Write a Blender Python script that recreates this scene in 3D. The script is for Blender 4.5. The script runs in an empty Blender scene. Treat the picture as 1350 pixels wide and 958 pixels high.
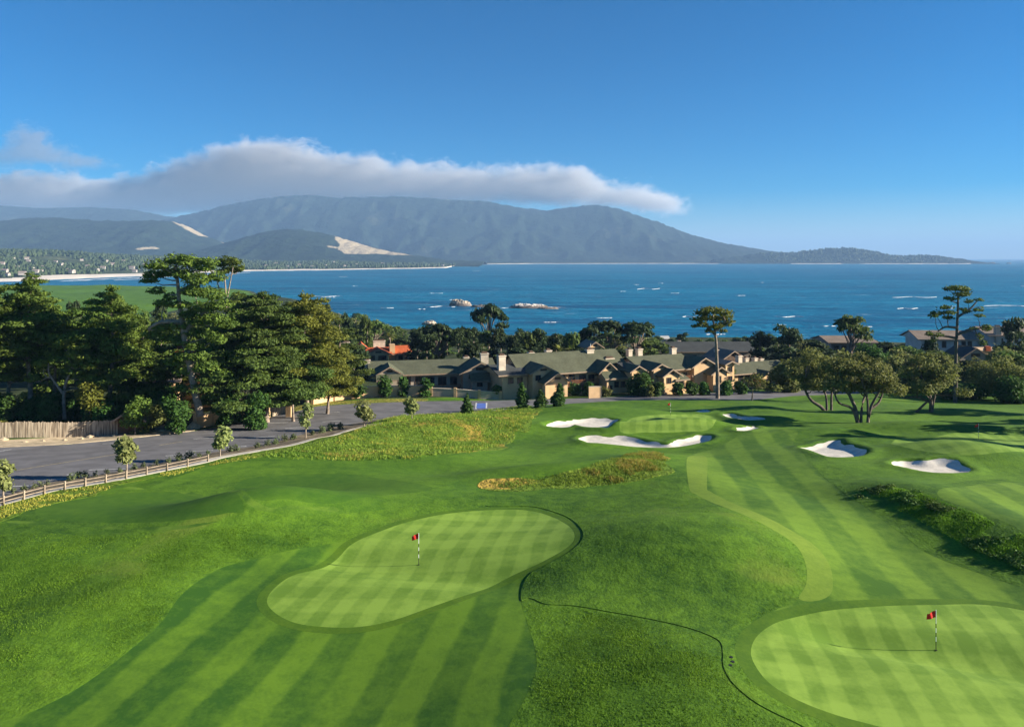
import bpy, math, random
import numpy as np
from mathutils import Vector, noise as mnoise

# ------------------------------------------------------------------ camera, world, sun, exposure
scene = bpy.context.scene
COL = scene.collection
F, CX, HY, CAMZ = 1000.0, 675.0, 340.0, 58.0      # the photograph's focal length, centre and eye level in its own pixels
cam_data = bpy.data.cameras.new('camera')
cam = bpy.data.objects.new('camera', cam_data)
COL.objects.link(cam)
cam.location = (0, 0, CAMZ)
cam.rotation_euler = (math.radians(90), 0, 0)
cam_data.sensor_width = 36
cam_data.lens = F / 1350 * 36
cam_data.shift_y = -(479 - HY) / 1350
cam_data.clip_start = 0.5
cam_data.clip_end = 120000
scene.camera = cam

SUN_EL, SUN_AZ = math.radians(19), math.radians(-3)    # azimuth measured from +X towards +Y
world = bpy.data.worlds.new('World')
scene.world = world
world.use_nodes = True
wn, wl = world.node_tree.nodes, world.node_tree.links
wn.clear()
sky = wn.new('ShaderNodeTexSky')
sky.sky_type = 'NISHITA'
sky.sun_disc = False
sky.sun_elevation = SUN_EL
sky.sun_rotation = math.pi / 2 - SUN_AZ
sky.altitude = 1500
sky.air_density = 1.0
sky.dust_density = 0.0
sky.ozone_density = 5.0
hs = wn.new('ShaderNodeHueSaturation')
hs.inputs['Saturation'].default_value = 1.62
hs.inputs['Value'].default_value = 0.85
bg = wn.new('ShaderNodeBackground')
bg.inputs['Strength'].default_value = 0.05
wo = wn.new('ShaderNodeOutputWorld')
wl.new(sky.outputs[0], hs.inputs['Color'])
wl.new(hs.outputs[0], bg.inputs['Color'])
wl.new(bg.outputs[0], wo.inputs['Surface'])

sd = bpy.data.lights.new('sun', 'SUN')
sd.energy = 5.0
sd.angle = math.radians(0.5)
sd.color = (1.0, 0.90, 0.74)
sun = bpy.data.objects.new('sun', sd)
COL.objects.link(sun)
SUNV = Vector((math.cos(SUN_EL) * math.cos(SUN_AZ), math.cos(SUN_EL) * math.sin(SUN_AZ), math.sin(SUN_EL)))
sun.rotation_euler = SUNV.to_track_quat('Z', 'Y').to_euler()
sun.location = (200, 0, 200)

scene.view_settings.view_transform = 'Standard'
scene.view_settings.look = 'None'
scene.view_settings.exposure = 1.65
scene.view_settings.gamma = 1
scene.view_settings.use_curve_mapping = False
scene.cycles.use_denoising = True
scene.cycles.max_bounces = 6
scene.cycles.transparent_max_bounces = 8
scene.cycles.volume_bounces = 0
scene.cycles.volume_step_rate = 1.0
scene.cycles.volume_max_steps = 256

# ------------------------------------------------------------------ helpers
RNG = np.random.default_rng(7)
random.seed(7)


def mesh_arrays(name, V, faces, mats, parent=None, loc=None, mat_idx=None, smooth=False, weld=False):
    """Links ONE mesh object; faces is a list of index arrays (each n x 3 or n x 4)."""
    V = np.asarray(V, dtype=np.float32)
    me = bpy.data.meshes.new(name)
    faces = [np.asarray(f, dtype=np.int32) for f in faces if len(f)]
    me.vertices.add(len(V))
    me.vertices.foreach_set('co', V.ravel())
    nl = sum(f.size for f in faces)
    npol = sum(len(f) for f in faces)
    me.loops.add(nl)
    me.polygons.add(npol)
    me.loops.foreach_set('vertex_index', np.concatenate([f.ravel() for f in faces]))
    tot = np.concatenate([np.full(len(f), f.shape[1], np.int32) for f in faces])
    st = np.concatenate([[0], np.cumsum(tot)[:-1]]).astype(np.int32)
    me.polygons.foreach_set('loop_start', st)
    me.polygons.foreach_set('loop_total', tot)
    if mat_idx is not None:
        me.polygons.foreach_set('material_index', np.asarray(mat_idx, np.int32))
    me.polygons.foreach_set('use_smooth', np.full(npol, bool(smooth)))
    for m in (mats if isinstance(mats, (list, tuple)) else [mats]):
        me.materials.append(m)
    me.update(calc_edges=True)
    me.validate()
    o = bpy.data.objects.new(name, me)
    COL.objects.link(o)
    if parent is not None:
        o.parent = parent
    if loc is not None:
        o.location = loc
    return o


class MB:
    """Collects simple shapes into one mesh."""
    def __init__(self):
        self.v, self.q, self.t, self.n = [], [], [], 0

    def add(self, verts, quads=(), tris=()):
        verts = np.asarray(verts, float)
        self.v.append(verts)
        if len(quads):
            self.q.append(np.asarray(quads, int) + self.n)
        if len(tris):
            self.t.append(np.asarray(tris, int) + self.n)
        self.n += len(verts)
        return self

    def box(self, x0, x1, y0, y1, z0, z1):
        v = [(x, y, z) for z in (z0, z1) for y in (y0, y1) for x in (x0, x1)]
        return self.add(v, [(0, 2, 3, 1), (4, 5, 7, 6), (0, 1, 5, 4), (2, 6, 7, 3), (0, 4, 6, 2), (1, 3, 7, 5)])

    def prism(self, pts, axis_vec, closed=True):
        """extrudes polygon pts (n x 3) along axis_vec; polygon must have 3 or 4 corners for its caps"""
        pts = np.asarray(pts, float)
        n = len(pts)
        v = np.vstack([pts, pts + np.asarray(axis_vec, float)])
        q = [(i, (i + 1) % n, n + (i + 1) % n, n + i) for i in range(n)]
        if n == 4:
            q += [(3, 2, 1, 0), (4, 5, 6, 7)]
            return self.add(v, q)
        return self.add(v, q, [(2, 1, 0), (3, 4, 5)])

    def tube(self, path, radii, seg=7, cap=True):
        path = np.asarray(path, float)
        n = len(path)
        d = np.gradient(path, axis=0)
        d /= np.linalg.norm(d, axis=1)[:, None] + 1e-9
        up = np.array([0.0, 0, 1.0])
        a = np.cross(d, up)
        bad = np.linalg.norm(a, axis=1) < 0.15
        a[bad] = np.cross(d[bad], np.array([1.0, 0.03, 0]))
        a /= np.linalg.norm(a, axis=1)[:, None]
        b = np.cross(d, a)
        th = np.linspace(0, 2 * np.pi, seg, endpoint=False)
        ring = a[:, None, :] * np.cos(th)[None, :, None] + b[:, None, :] * np.sin(th)[None, :, None]
        v = (path[:, None, :] + ring * np.asarray(radii, float)[:, None, None]).reshape(-1, 3)
        q = []
        for i in range(n - 1):
            for k in range(seg):
                k2 = (k + 1) % seg
                q.append((i * seg + k, i * seg + k2, (i + 1) * seg + k2, (i + 1) * seg + k))
        t = []
        if cap:
            v = np.vstack([v, path[-1:]])
            e = len(v) - 1
            t = [((n - 1) * seg + k, (n - 1) * seg + (k + 1) % seg, e) for k in range(seg)]
        return self.add(v, q, t)

    def build(self, name, mat, parent=None, loc=None, smooth=False):
        V = np.vstack(self.v)
        fs = []
        if self.q:
            fs.append(np.vstack(self.q))
        if self.t:
            fs.append(np.vstack(self.t))
        return mesh_arrays(name, V, fs, mat, parent, loc, smooth=smooth)


def tag(o, label=None, cat=None, group=None, kind=None):
    if label:
        o['label'] = label
    if cat:
        o['category'] = cat
    if group:
        o['group'] = group
    if kind:
        o['kind'] = kind
    return o


def thing(name, loc, label, cat, group=None, rz=0.0):
    o = bpy.data.objects.new(name, None)
    COL.objects.link(o)
    o.location = loc
    o.rotation_euler = (0, 0, rz)
    o.empty_display_size = 0.5
    return tag(o, label, cat, group)


def dup(root, loc, rz, scale, label=None, group=None):
    r = root.copy()
    COL.objects.link(r)
    r.location = loc
    r.rotation_euler = (0, 0, rz)
    r.scale = scale if isinstance(scale, (tuple, list)) else (scale,) * 3
    if label:
        r['label'] = label
    if group:
        r['group'] = group
    for ch in root.children:
        c = ch.copy()
        COL.objects.link(c)
        c.parent = r
        for g in ch.children:
            d = g.copy()
            COL.objects.link(d)
            d.parent = c
    return r


# ------------------------------------------------------------------ materials
def new_mat(name):
    m = bpy.data.materials.new(name)
    m.use_nodes = True
    nt = m.node_tree
    nt.nodes.clear()
    out = nt.nodes.new('ShaderNodeOutputMaterial')
    return m, nt, out


class NT:
    def __init__(self, nt):
        self.nt = nt

    def node(self, typ, **kw):
        n = self.nt.nodes.new(typ)
        for k, v in kw.items():
            setattr(n, k, v)
        return n

    def link(self, a, b):
        self.nt.links.new(a, b)

    def val(self, sock, v):
        if hasattr(v, 'is_output') or isinstance(v, bpy.types.NodeSocket):
            self.link(v, sock)
        else:
            sock.default_value = v

    def math(self, op, a, b=0.0, c=None, clamp=False):
        n = self.node('ShaderNodeMath', operation=op, use_clamp=clamp)
        self.val(n.inputs[0], a)
        self.val(n.inputs[1], b)
        if c is not None:
            self.val(n.inputs[2], c)
        return n.outputs[0]

    def mix(self, f, a, b):
        n = self.node('ShaderNodeMix', data_type='RGBA')
        self.val(n.inputs[0], f)
        for s, v in ((n.inputs[6], a), (n.inputs[7], b)):
            if isinstance(v, tuple):
                v = (*v, 1.0)[:4]
            self.val(s, v)
        return n.outputs[2]

    def noise(self, vec, scale, detail=3.0, rough=0.55, dist=0.0):
        n = self.node('ShaderNodeTexNoise')
        self.val(n.inputs['Vector'], vec)
        n.inputs['Scale'].default_value = scale
        n.inputs['Detail'].default_value = detail
        n.inputs['Roughness'].default_value = rough
        n.inputs['Distortion'].default_value = dist
        return n.outputs[0]

    def ramp(self, f, lo, hi, a=0.0, b=1.0, smooth=True):
        n = self.node('ShaderNodeMapRange')
        n.interpolation_type = 'SMOOTHSTEP' if smooth else 'LINEAR'
        self.val(n.inputs[0], f)
        for i, v in enumerate((lo, hi, a, b)):
            n.inputs[i + 1].default_value = v
        return n.outputs[0]

    def pos(self):
        return self.node('ShaderNodeNewGeometry').outputs['Position']

    def objco(self):
        return self.node('ShaderNodeTexCoord').outputs['Object']

    def scaled(self, vec, s, rot=0.0):
        n = self.node('ShaderNodeMapping')
        self.link(vec, n.inputs[0])
        n.inputs['Scale'].default_value = s
        n.inputs['Rotation'].default_value = (0, 0, rot)
        return n.outputs[0]

    def bump(self, h, strength, dist):
        n = self.node('ShaderNodeBump')
        n.inputs['Strength'].default_value = strength
        n.inputs['Distance'].default_value = dist
        self.link(h, n.inputs['Height'])
        return n.outputs[0]

    def principled(self, col, rough=0.8, normal=None, spec=0.3, metallic=0.0):
        n = self.node('ShaderNodeBsdfPrincipled')
        if isinstance(col, tuple):
            col = (*col, 1.0)[:4]
        self.val(n.inputs['Base Color'], col)
        self.val(n.inputs['Roughness'], rough)
        n.inputs['Specular IOR Level'].default_value = spec
        n.inputs['Metallic'].default_value = metallic
        if normal is not None:
            self.link(normal, n.inputs['Normal'])
        return n.outputs[0]


def plain(name, c, rough=0.8, var=0.25, scale=3.0, bump=0.0, spec=0.25, obj=True):
    m, nt, out = new_mat(name)
    N = NT(nt)
    co = N.objco() if obj else N.pos()
    n1 = N.noise(co, scale, 4)
    dark = tuple(x * (1 - var) for x in c)
    light = tuple(min(1, x * (1 + var)) for x in c)
    col = N.mix(N.ramp(n1, 0.3, 0.7), dark, light)
    nor = N.bump(N.noise(co, scale * 6, 4), bump, 0.05) if bump else None
    N.link(N.principled(col, rough, nor, spec), out.inputs['Surface'])
    return m


def grass_mat(name, a, b, mott=(0.35, 3.5), grain=9.0, gstr=0.5, bump=0.5, bdist=0.06, stripes=(), patches=None, streak=None):
    """Turf: two tones mottled by noise, mowing bands where the blades are rolled the other way, a fine bump for the blades."""
    m, nt, out = new_mat(name)
    N = NT(nt)
    p = N.pos()
    big = N.noise(p, mott[0] * 0.22, 3)
    mid = N.noise(p, mott[1] * 0.25, 4, 0.6)
    fine = N.noise(N.scaled(p, (grain, grain * 0.8, grain)), 0.55, 3, 0.7)
    f = N.math('MULTIPLY_ADD', N.ramp(big, 0.38, 0.62), 0.45, N.math('MULTIPLY', N.ramp(mid, 0.3, 0.7), 0.55))
    f = N.math('ADD', N.math('MULTIPLY', f, 1 - gstr), N.math('MULTIPLY', N.ramp(fine, 0.32, 0.68), gstr))
    if stripes:
        sep = N.node('ShaderNodeSeparateXYZ')
        wob = N.node('ShaderNodeVectorMath', operation='ADD')
        nz = N.node('ShaderNodeTexNoise')
        N.link(p, nz.inputs['Vector'])
        nz.inputs['Scale'].default_value = 0.12
        sub = N.node('ShaderNodeVectorMath', operation='MULTIPLY_ADD')
        N.link(nz.outputs[1], sub.inputs[0])
        sub.inputs[1].default_value = (1.0, 1.0, 0)
        sub.inputs[2].default_value = (-0.5, -0.5, 0)
        N.link(p, wob.inputs[0])
        N.link(sub.outputs[0], wob.inputs[1])
        N.link(wob.outputs[0], sep.inputs[0])
        for ang, w, con, ph in stripes:
            # bands run along direction ang; coordinate across them
            cx, cy = -math.sin(ang), math.cos(ang)
            u = N.math('MULTIPLY_ADD', sep.outputs[0], cx / w, N.math('MULTIPLY', sep.outputs[1], cy / w))
            s = N.math('SINE', N.math('MULTIPLY_ADD', u, math.pi, ph))
            s = N.ramp(s, -0.38, 0.38, -con, con)
            brk = N.ramp(N.noise(p, 0.16, 2), 0.25, 0.6, 0.35, 1.0)
            f = N.math('MULTIPLY_ADD', s, brk, f)
    f = N.math('ADD', f, 0.0, clamp=True)
    col = N.mix(f, a, b)
    if streak:
        st = N.noise(N.scaled(p, (0.35, 3.0, 1), 0.2), 1.0, 3)
        col = N.mix(N.math('MULTIPLY', N.ramp(st, 0.5, 0.75), streak[1]), col, streak[0])
    if patches:
        pc, lo, hi, sc = patches
        pm = N.ramp(N.noise(p, sc, 4, 0.6, 0.6), lo, hi)
        col = N.mix(pm, col, pc)
    h = N.math('ADD', fine, N.math('MULTIPLY', mid, 2.6))
    nor = N.bump(h, bump, bdist)
    N.link(N.principled(col, 0.9, nor, 0.12), out.inputs['Surface'])
    return m


def foliage_mat(name, dark, light, scale=0.7, trans=0.38):
    m, nt, out = new_mat(name)
    N = NT(nt)
    co = N.objco()
    oi = N.node('ShaderNodeObjectInfo')
    n1 = N.noise(co, scale, 3, 0.6)
    n2 = N.noise(co, scale * 7, 2)
    f = N.math('ADD', N.math('MULTIPLY', N.ramp(n1, 0.3, 0.7), 0.65), N.math('MULTIPLY', n2, 0.35), clamp=True)
    col = N.mix(f, dark, light)
    hv = N.node('ShaderNodeHueSaturation')
    N.link(col, hv.inputs['Color'])
    N.val(hv.inputs['Value'], N.math('MULTIPLY_ADD', oi.outputs['Random'], 0.4, 0.8))
    N.val(hv.inputs['Hue'], N.math('MULTIPLY_ADD', oi.outputs['Random'], 0.025, 0.4875))
    d = N.principled(hv.outputs[0], 0.7, None, 0.2)
    t = N.node('ShaderNodeBsdfTranslucent')
    N.link(hv.outputs[0], t.inputs['Color'])
    mx = N.node('ShaderNodeMixShader')
    mx.inputs[0].default_value = trans
    N.link(d, mx.inputs[1])
    N.link(t.outputs[0], mx.inputs[2])
    N.link(mx.outputs[0], out.inputs['Surface'])
    return m


AF = math.atan2(0.987, 0.16)
AA = math.atan2(0.985, 0.17)
M = {}
M['rough'] = grass_mat('rough_grass', (0.017, 0.060, 0.006), (0.104, 0.205, 0.013), mott=(0.5, 3.2), gstr=0.34, grain=10, bump=0.5, bdist=0.09, patches=((0.125, 0.185, 0.022), 0.56, 0.80, 0.11))
M['semi'] = grass_mat('semi_rough_grass', (0.034, 0.094, 0.008), (0.100, 0.195, 0.014), gstr=0.28, grain=10, bump=0.5, bdist=0.07)
M['fairway'] = grass_mat('fairway_grass', (0.040, 0.100, 0.010), (0.116, 0.205, 0.020), gstr=0.22, bump=0.25, bdist=0.04, stripes=((AF, 2.3, 0.30, 0.4),))
M['apron'] = grass_mat('apron_grass', (0.026, 0.080, 0.009), (0.094, 0.182, 0.014), gstr=0.22, bump=0.25, bdist=0.04, stripes=((AA, 1.75, 0.32, 0.9),))
M['strip'] = grass_mat('mown_strip_grass', (0.095, 0.165, 0.018), (0.155, 0.235, 0.028), gstr=0.3, bump=0.25, bdist=0.04)
M['collar'] = grass_mat('collar_grass', (0.036, 0.092, 0.008), (0.080, 0.150, 0.011), gstr=0.3, bump=0.25, bdist=0.04)
M['green'] = grass_mat('green_grass', (0.100, 0.188, 0.022), (0.192, 0.305, 0.045), gstr=0.2, bump=0.1, bdist=0.02,
                       stripes=((AA, 0.95, 0.25, 0.0), (AA - 1.45, 1.7, 0.19, 0.3)))
M['tee'] = grass_mat('tee_grass', (0.030, 0.088, 0.008), (0.072, 0.150, 0.012), gstr=0.2, bump=0.2, bdist=0.03)
M['fescue'] = grass_mat('long_meadow_grass', (0.060, 0.122, 0.010), (0.145, 0.205, 0.020), mott=(0.8, 5.0), gstr=0.35, grain=5, bump=1.0, bdist=0.22,
                        patches=((0.34, 0.24, 0.045), 0.53, 0.66, 0.085))
M['verge'] = grass_mat('dry_verge_grass', (0.10, 0.14, 0.02), (0.26, 0.22, 0.05), mott=(0.8, 5.0), gstr=0.35, grain=5, bump=1.0, bdist=0.15)
M['sand'] = plain('bunker_sand', (0.56, 0.52, 0.45), 0.95, 0.13, 1.1, 0.5, 0.1, obj=False)
M['dirt'] = plain('sandy_dirt', (0.42, 0.34, 0.23), 0.95, 0.25, 0.9, 0.4, 0.1, obj=False)
M['bark_mulch'] = plain('bark_mulch', (0.16, 0.13, 0.09), 0.95, 0.35, 1.5, 0.5, 0.1, obj=False)
M['path'] = plain('pale_path', (0.40, 0.37, 0.32), 0.9, 0.12, 1.2, 0.2, 0.2, obj=False)
M['asphalt'] = plain('worn_asphalt', (0.120, 0.117, 0.122), 0.9, 0.22, 0.35, 0.2, 0.3, obj=False)
M['paint_white'] = plain('road_paint_white', (0.55, 0.55, 0.54), 0.7, 0.2, 2.0, obj=False)
M['paint_yellow'] = plain('road_paint_yellow', (0.42, 0.34, 0.16), 0.7, 0.25, 2.0, obj=False)
M['paint_blue'] = plain('road_paint_blue', (0.08, 0.14, 0.42), 0.7, 0.2, 1.0, obj=False)
M['woodland_floor'] = plain('woodland_floor', (0.034, 0.046, 0.017), 0.95, 0.5, 0.15, 0.3, 0.1, obj=False)
M['bark_grey'] = plain('grey_bark', (0.20, 0.16, 0.125), 0.95, 0.4, 2.0, 0.6, 0.1)
M['bark_pale'] = plain('pale_bark', (0.25, 0.205, 0.16), 0.95, 0.3, 2.0, 0.5, 0.1)
M['bark_dark'] = plain('dark_bark', (0.115, 0.095, 0.08), 0.95, 0.4, 2.0, 0.6, 0.1)
M['pine'] = foliage_mat('pine_needles', (0.032, 0.068, 0.013), (0.175, 0.245, 0.038))
M['pine_olive'] = foliage_mat('olive_pine_needles', (0.060, 0.088, 0.014), (0.260, 0.285, 0.042))
M['cypress'] = foliage_mat('cypress_foliage', (0.028, 0.058, 0.015), (0.135, 0.190, 0.034), 0.5)
M['far_cypress'] = foliage_mat('dark_cypress_foliage', (0.018, 0.036, 0.014), (0.050, 0.078, 0.022), 0.4)
M['oak'] = foliage_mat('oak_leaves', (0.058, 0.078, 0.020), (0.250, 0.265, 0.070), 0.6)
M['young'] = foliage_mat('pale_young_leaves', (0.13, 0.17, 0.045), (0.33, 0.36, 0.13), 2.0)
M['shrub'] = foliage_mat('shrub_leaves', (0.025, 0.070, 0.014), (0.075, 0.150, 0.024), 1.5)
M['shrub_olive'] = foliage_mat('olive_shrub_leaves', (0.075, 0.095, 0.022), (0.19, 0.20, 0.055), 1.5)
M['shrub_gold'] = foliage_mat('golden_shrub_leaves', (0.13, 0.15, 0.02), (0.33, 0.30, 0.05), 1.5)
M['bed'] = foliage_mat('grey_green_shrub_leaves', (0.07, 0.10, 0.04), (0.17, 0.20, 0.09), 2.0)
M['palm'] = foliage_mat('palm_fronds', (0.10, 0.14, 0.025), (0.30, 0.30, 0.07), 1.5)
M['rock'] = plain('shore_rock', (0.16, 0.13, 0.11), 0.95, 0.4, 0.12, 0.8, 0.1)
M['stone'] = plain('garden_stone', (0.45, 0.36, 0.24), 0.95, 0.3, 1.5, 0.6, 0.1)
M['guano'] = plain('guano_white', (0.55, 0.50, 0.44), 0.9, 0.15, 0.2)
M['foam'] = plain('sea_foam_white', (0.62, 0.66, 0.69), 0.9, 0.1, 0.05, obj=False)
M['stucco'] = plain('tan_stucco', (0.53, 0.36, 0.20), 0.9, 0.12, 0.5, 0.15)
M['stucco_warm'] = plain('warm_stucco', (0.62, 0.41, 0.22), 0.9, 0.15, 0.5, 0.2)
M['stucco_grey'] = plain('grey_stucco', (0.38, 0.32, 0.25), 0.9, 0.12, 0.5, 0.15)
M['stucco_white'] = plain('white_stucco', (0.42, 0.42, 0.41), 0.9, 0.10, 0.5, 0.1)
M['chimney'] = plain('chimney_stucco', (0.52, 0.44, 0.34), 0.9, 0.15, 1.0, 0.2)
M['trim'] = plain('brown_trim', (0.085, 0.05, 0.03), 0.7, 0.2, 2.0)
M['trim_light'] = plain('pale_trim', (0.27, 0.20, 0.14), 0.7, 0.15, 2.0)
M['rail'] = plain('redwood_railing', (0.25, 0.10, 0.045), 0.75, 0.25, 2.0)
M['weathered'] = plain('weathered_wood', (0.26, 0.205, 0.15), 0.9, 0.25, 1.5, 0.3)
M['white_paint'] = plain('white_paint', (0.80, 0.80, 0.78), 0.5, 0.03, 2.0)
M['black_paint'] = plain('black_paint', (0.02, 0.02, 0.02), 0.5, 0.1, 2.0)
M['flag_red'] = plain('red_flag_cloth', (0.62, 0.028, 0.02), 0.8, 0.15, 6.0)
M['hole'] = plain('cup_dark', (0.01, 0.01, 0.01), 0.9, 0.1, 2.0)


M['rock_pale'] = plain('pale_shore_rock', (0.40, 0.33, 0.25), 0.95, 0.35, 0.15, 0.6, 0.1)


def shingle(name, c, var=0.25):
    m, nt, out = new_mat(name)
    N = NT(nt)
    co = N.objco()
    br = N.node('ShaderNodeTexBrick')
    N.link(N.scaled(co, (1.0, 1.0, 1.0)), br.inputs[0])
    br.inputs['Scale'].default_value = 1.6
    br.inputs['Color1'].default_value = (*[x * (1 - var) for x in c], 1)
    br.inputs['Color2'].default_value = (*[x * (1 + var) for x in c], 1)
    br.inputs['Mortar'].default_value = (*[x * 0.6 for x in c], 1)
    br.inputs['Mortar Size'].default_value = 0.03
    n = N.noise(co, 0.35, 4)
    col = N.mix(N.ramp(n, 0.3, 0.75, 0.0, 0.45), br.outputs[0], tuple(x * 1.5 for x in c))
    N.link(N.principled(col, 0.9, N.bump(N.noise(co, 8, 3), 0.5, 0.05), 0.15), out.inputs['Surface'])
    return m


M['roof_green'] = shingle('green_grey_shingle', (0.092, 0.098, 0.062))
M['stucco_shade'] = plain('shaded_grey_stucco', (0.19, 0.19, 0.19), 0.9, 0.12, 0.5, 0.1)  # shade on the grey building's wall is put into this darker base colour
M['roof_dark'] = shingle('dark_grey_shingle', (0.050, 0.055, 0.055))
M['roof_red'] = shingle('red_clay_tile', (0.40, 0.095, 0.035))
M['roof_brown'] = shingle('brown_shingle', (0.19, 0.15, 0.12))


def glass_mat():
    m, nt, out = new_mat('window_glass')
    N = NT(nt)
    N.link(N.principled((0.02, 0.025, 0.03), 0.08, None, 0.8), out.inputs['Surface'])
    return m


M['glass'] = glass_mat()


def fence_mat():
    m, nt, out = new_mat('weathered_boards')
    N = NT(nt)
    co = N.objco()
    w = N.noise(N.scaled(co, (6.0, 6.0, 0.4)), 1.0, 3)
    col = N.mix(N.ramp(w, 0.35, 0.65), (0.16, 0.125, 0.09), (0.42, 0.35, 0.26))
    N.link(N.principled(col, 0.9, None, 0.1), out.inputs['Surface'])
    return m


M['boards'] = fence_mat()


def water_mat():
    m, nt, out = new_mat('sea_water')
    N = NT(nt)
    p = N.pos()
    w1 = N.noise(N.scaled(p, (0.012, 0.03, 1)), 1.0, 5, 0.6, 0.4)
    w2 = N.noise(N.scaled(p, (0.10, 0.22, 1)), 1.0, 4, 0.6)
    w3 = N.noise(N.scaled(p, (0.0012, 0.006, 1)), 1.0, 4, 0.55, 0.3)
    col = N.mix(N.ramp(w3, 0.3, 0.7), (0.000, 0.060, 0.140), (0.000, 0.135, 0.245))
    caps = N.noise(N.scaled(p, (0.012, 0.055, 1)), 1.0, 6, 0.75)
    sw = N.noise(N.scaled(p, (0.004, 0.045, 1)), 1.0, 3, 0.5, 0.2)
    col = N.mix(N.ramp(sw, 0.42, 0.66, 0.0, 0.8), col, (0.006, 0.16, 0.26))
    capm = N.ramp(caps, 0.61, 0.70)
    col = N.mix(N.math('MULTIPLY', capm, 0.55), col, (0.6, 0.65, 0.68))
    h = N.math('ADD', N.math('MULTIPLY', w1, 6.0), w2)
    nor = N.bump(h, 1.0, 2.0)
    N.link(N.principled(col, 0.4, nor, 0.08), out.inputs['Surface'])
    return m


M['water'] = water_mat()


def hill_mat(name, forest, bare, bare_lo, bare_hi, sc):
    m, nt, out = new_mat(name)
    N = NT(nt)
    p = N.pos()
    a = N.noise(p, sc, 6, 0.6, 0.3)
    b = N.noise(p, 0.012, 4, 0.7)
    f = N.mix(N.ramp(b, 0.3, 0.7), tuple(x * 0.55 for x in forest), tuple(x * 1.4 for x in forest))
    at = N.node('ShaderNodeAttribute')
    at.attribute_name = 'bare'
    mk = N.math('ADD', N.ramp(a, bare_lo, bare_hi, 0.0, 0.7), N.ramp(N.math('ADD', at.outputs['Fac'], N.math('MULTIPLY_ADD', N.noise(p, 0.006, 5, 0.65), 1.5, -0.78)), 0.4, 0.75), clamp=True)
    col = N.mix(mk, f, bare)
    nor = N.bump(b, 1.0, 25.0)
    N.link(N.principled(col, 0.95, nor, 0.05), out.inputs['Surface'])
    return m


M['hill_main'] = hill_mat('forested_mountain', (0.012, 0.021, 0.014), (0.060, 0.064, 0.042), 0.58, 0.72, 0.0016)
M['hill_near'] = hill_mat('wooded_hill', (0.014, 0.024, 0.014), (0.33, 0.27, 0.18), 0.70, 0.80, 0.0018)
M['far_land'] = hill_mat('far_coast_land', (0.05, 0.065, 0.03), (0.30, 0.27, 0.17), 0.55, 0.7, 0.003)
M['beach'] = plain('beach_sand', (0.62, 0.55, 0.46), 0.95, 0.08, 0.01, obj=False)
M['far_trees'] = foliage_mat('far_tree_foliage', (0.018, 0.034, 0.014), (0.055, 0.078, 0.028), 0.02, 0.1)
M['far_house'] = plain('far_house_walls', (0.34, 0.31, 0.28), 0.9, 0.3, 0.05)
M['far_roof'] = plain('far_house_roof', (0.26, 0.20, 0.17), 0.9, 0.2, 0.05)
# ------------------------------------------------------------------ terrain
_d = np.arange(-60, 1600, 1.0)
_k = np.exp(-0.5 * (np.arange(-20, 21) / 7.0) ** 2)
_k /= _k.sum()
_drop = np.interp(_d, [-60, 0, 30, 55, 82, 109, 136, 162, 225, 350, 450, 560, 700, 850, 1600],
                  [17.5, 20.4, 20.8, 21.0, 22.9, 25.8, 28.1, 30.0, 35.5, 45, 51, 55.5, 54, 48, 47])
_drop = np.convolve(np.pad(_drop, 20, mode='edge'), _k, mode='valid')
SHX = np.array([-3000, -1400, -1000, -830, -574, -414, -247, -110, -48, 122, 265, 337, 600, 1500, 4000.])
SHY = np.array([1500, 1450, 1400, 1380, 1330, 1190, 900, 650, 590, 535, 505, 500, 520, 560, 700.])


def smooth(a, b, x):
    t = np.clip((x - a) / (b - a), 0, 1)
    return t * t * (3 - 2 * t)


def base_z(x, y):
    z = CAMZ - np.interp(y, _d, _drop)
    ys = np.interp(x, SHX, SHY)
    return np.where(y > 250, z * (1 - smooth(-40, 10, y - ys)) - 6 * smooth(-25, 30, y - ys), z)


def at_base(px, py):
    """photo pixel -> point on the sloping ground before mounds"""
    ys = np.concatenate([np.arange(18, 260, 0.25), np.arange(260, 1500, 2.0)])
    xs = (px - CX) / F * ys
    zr = CAMZ - (py - HY) / F * ys
    hit = np.nonzero(zr <= base_z(xs, ys))[0]
    i = hit[0] if len(hit) else len(ys) - 1
    return xs[i], ys[i]


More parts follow.
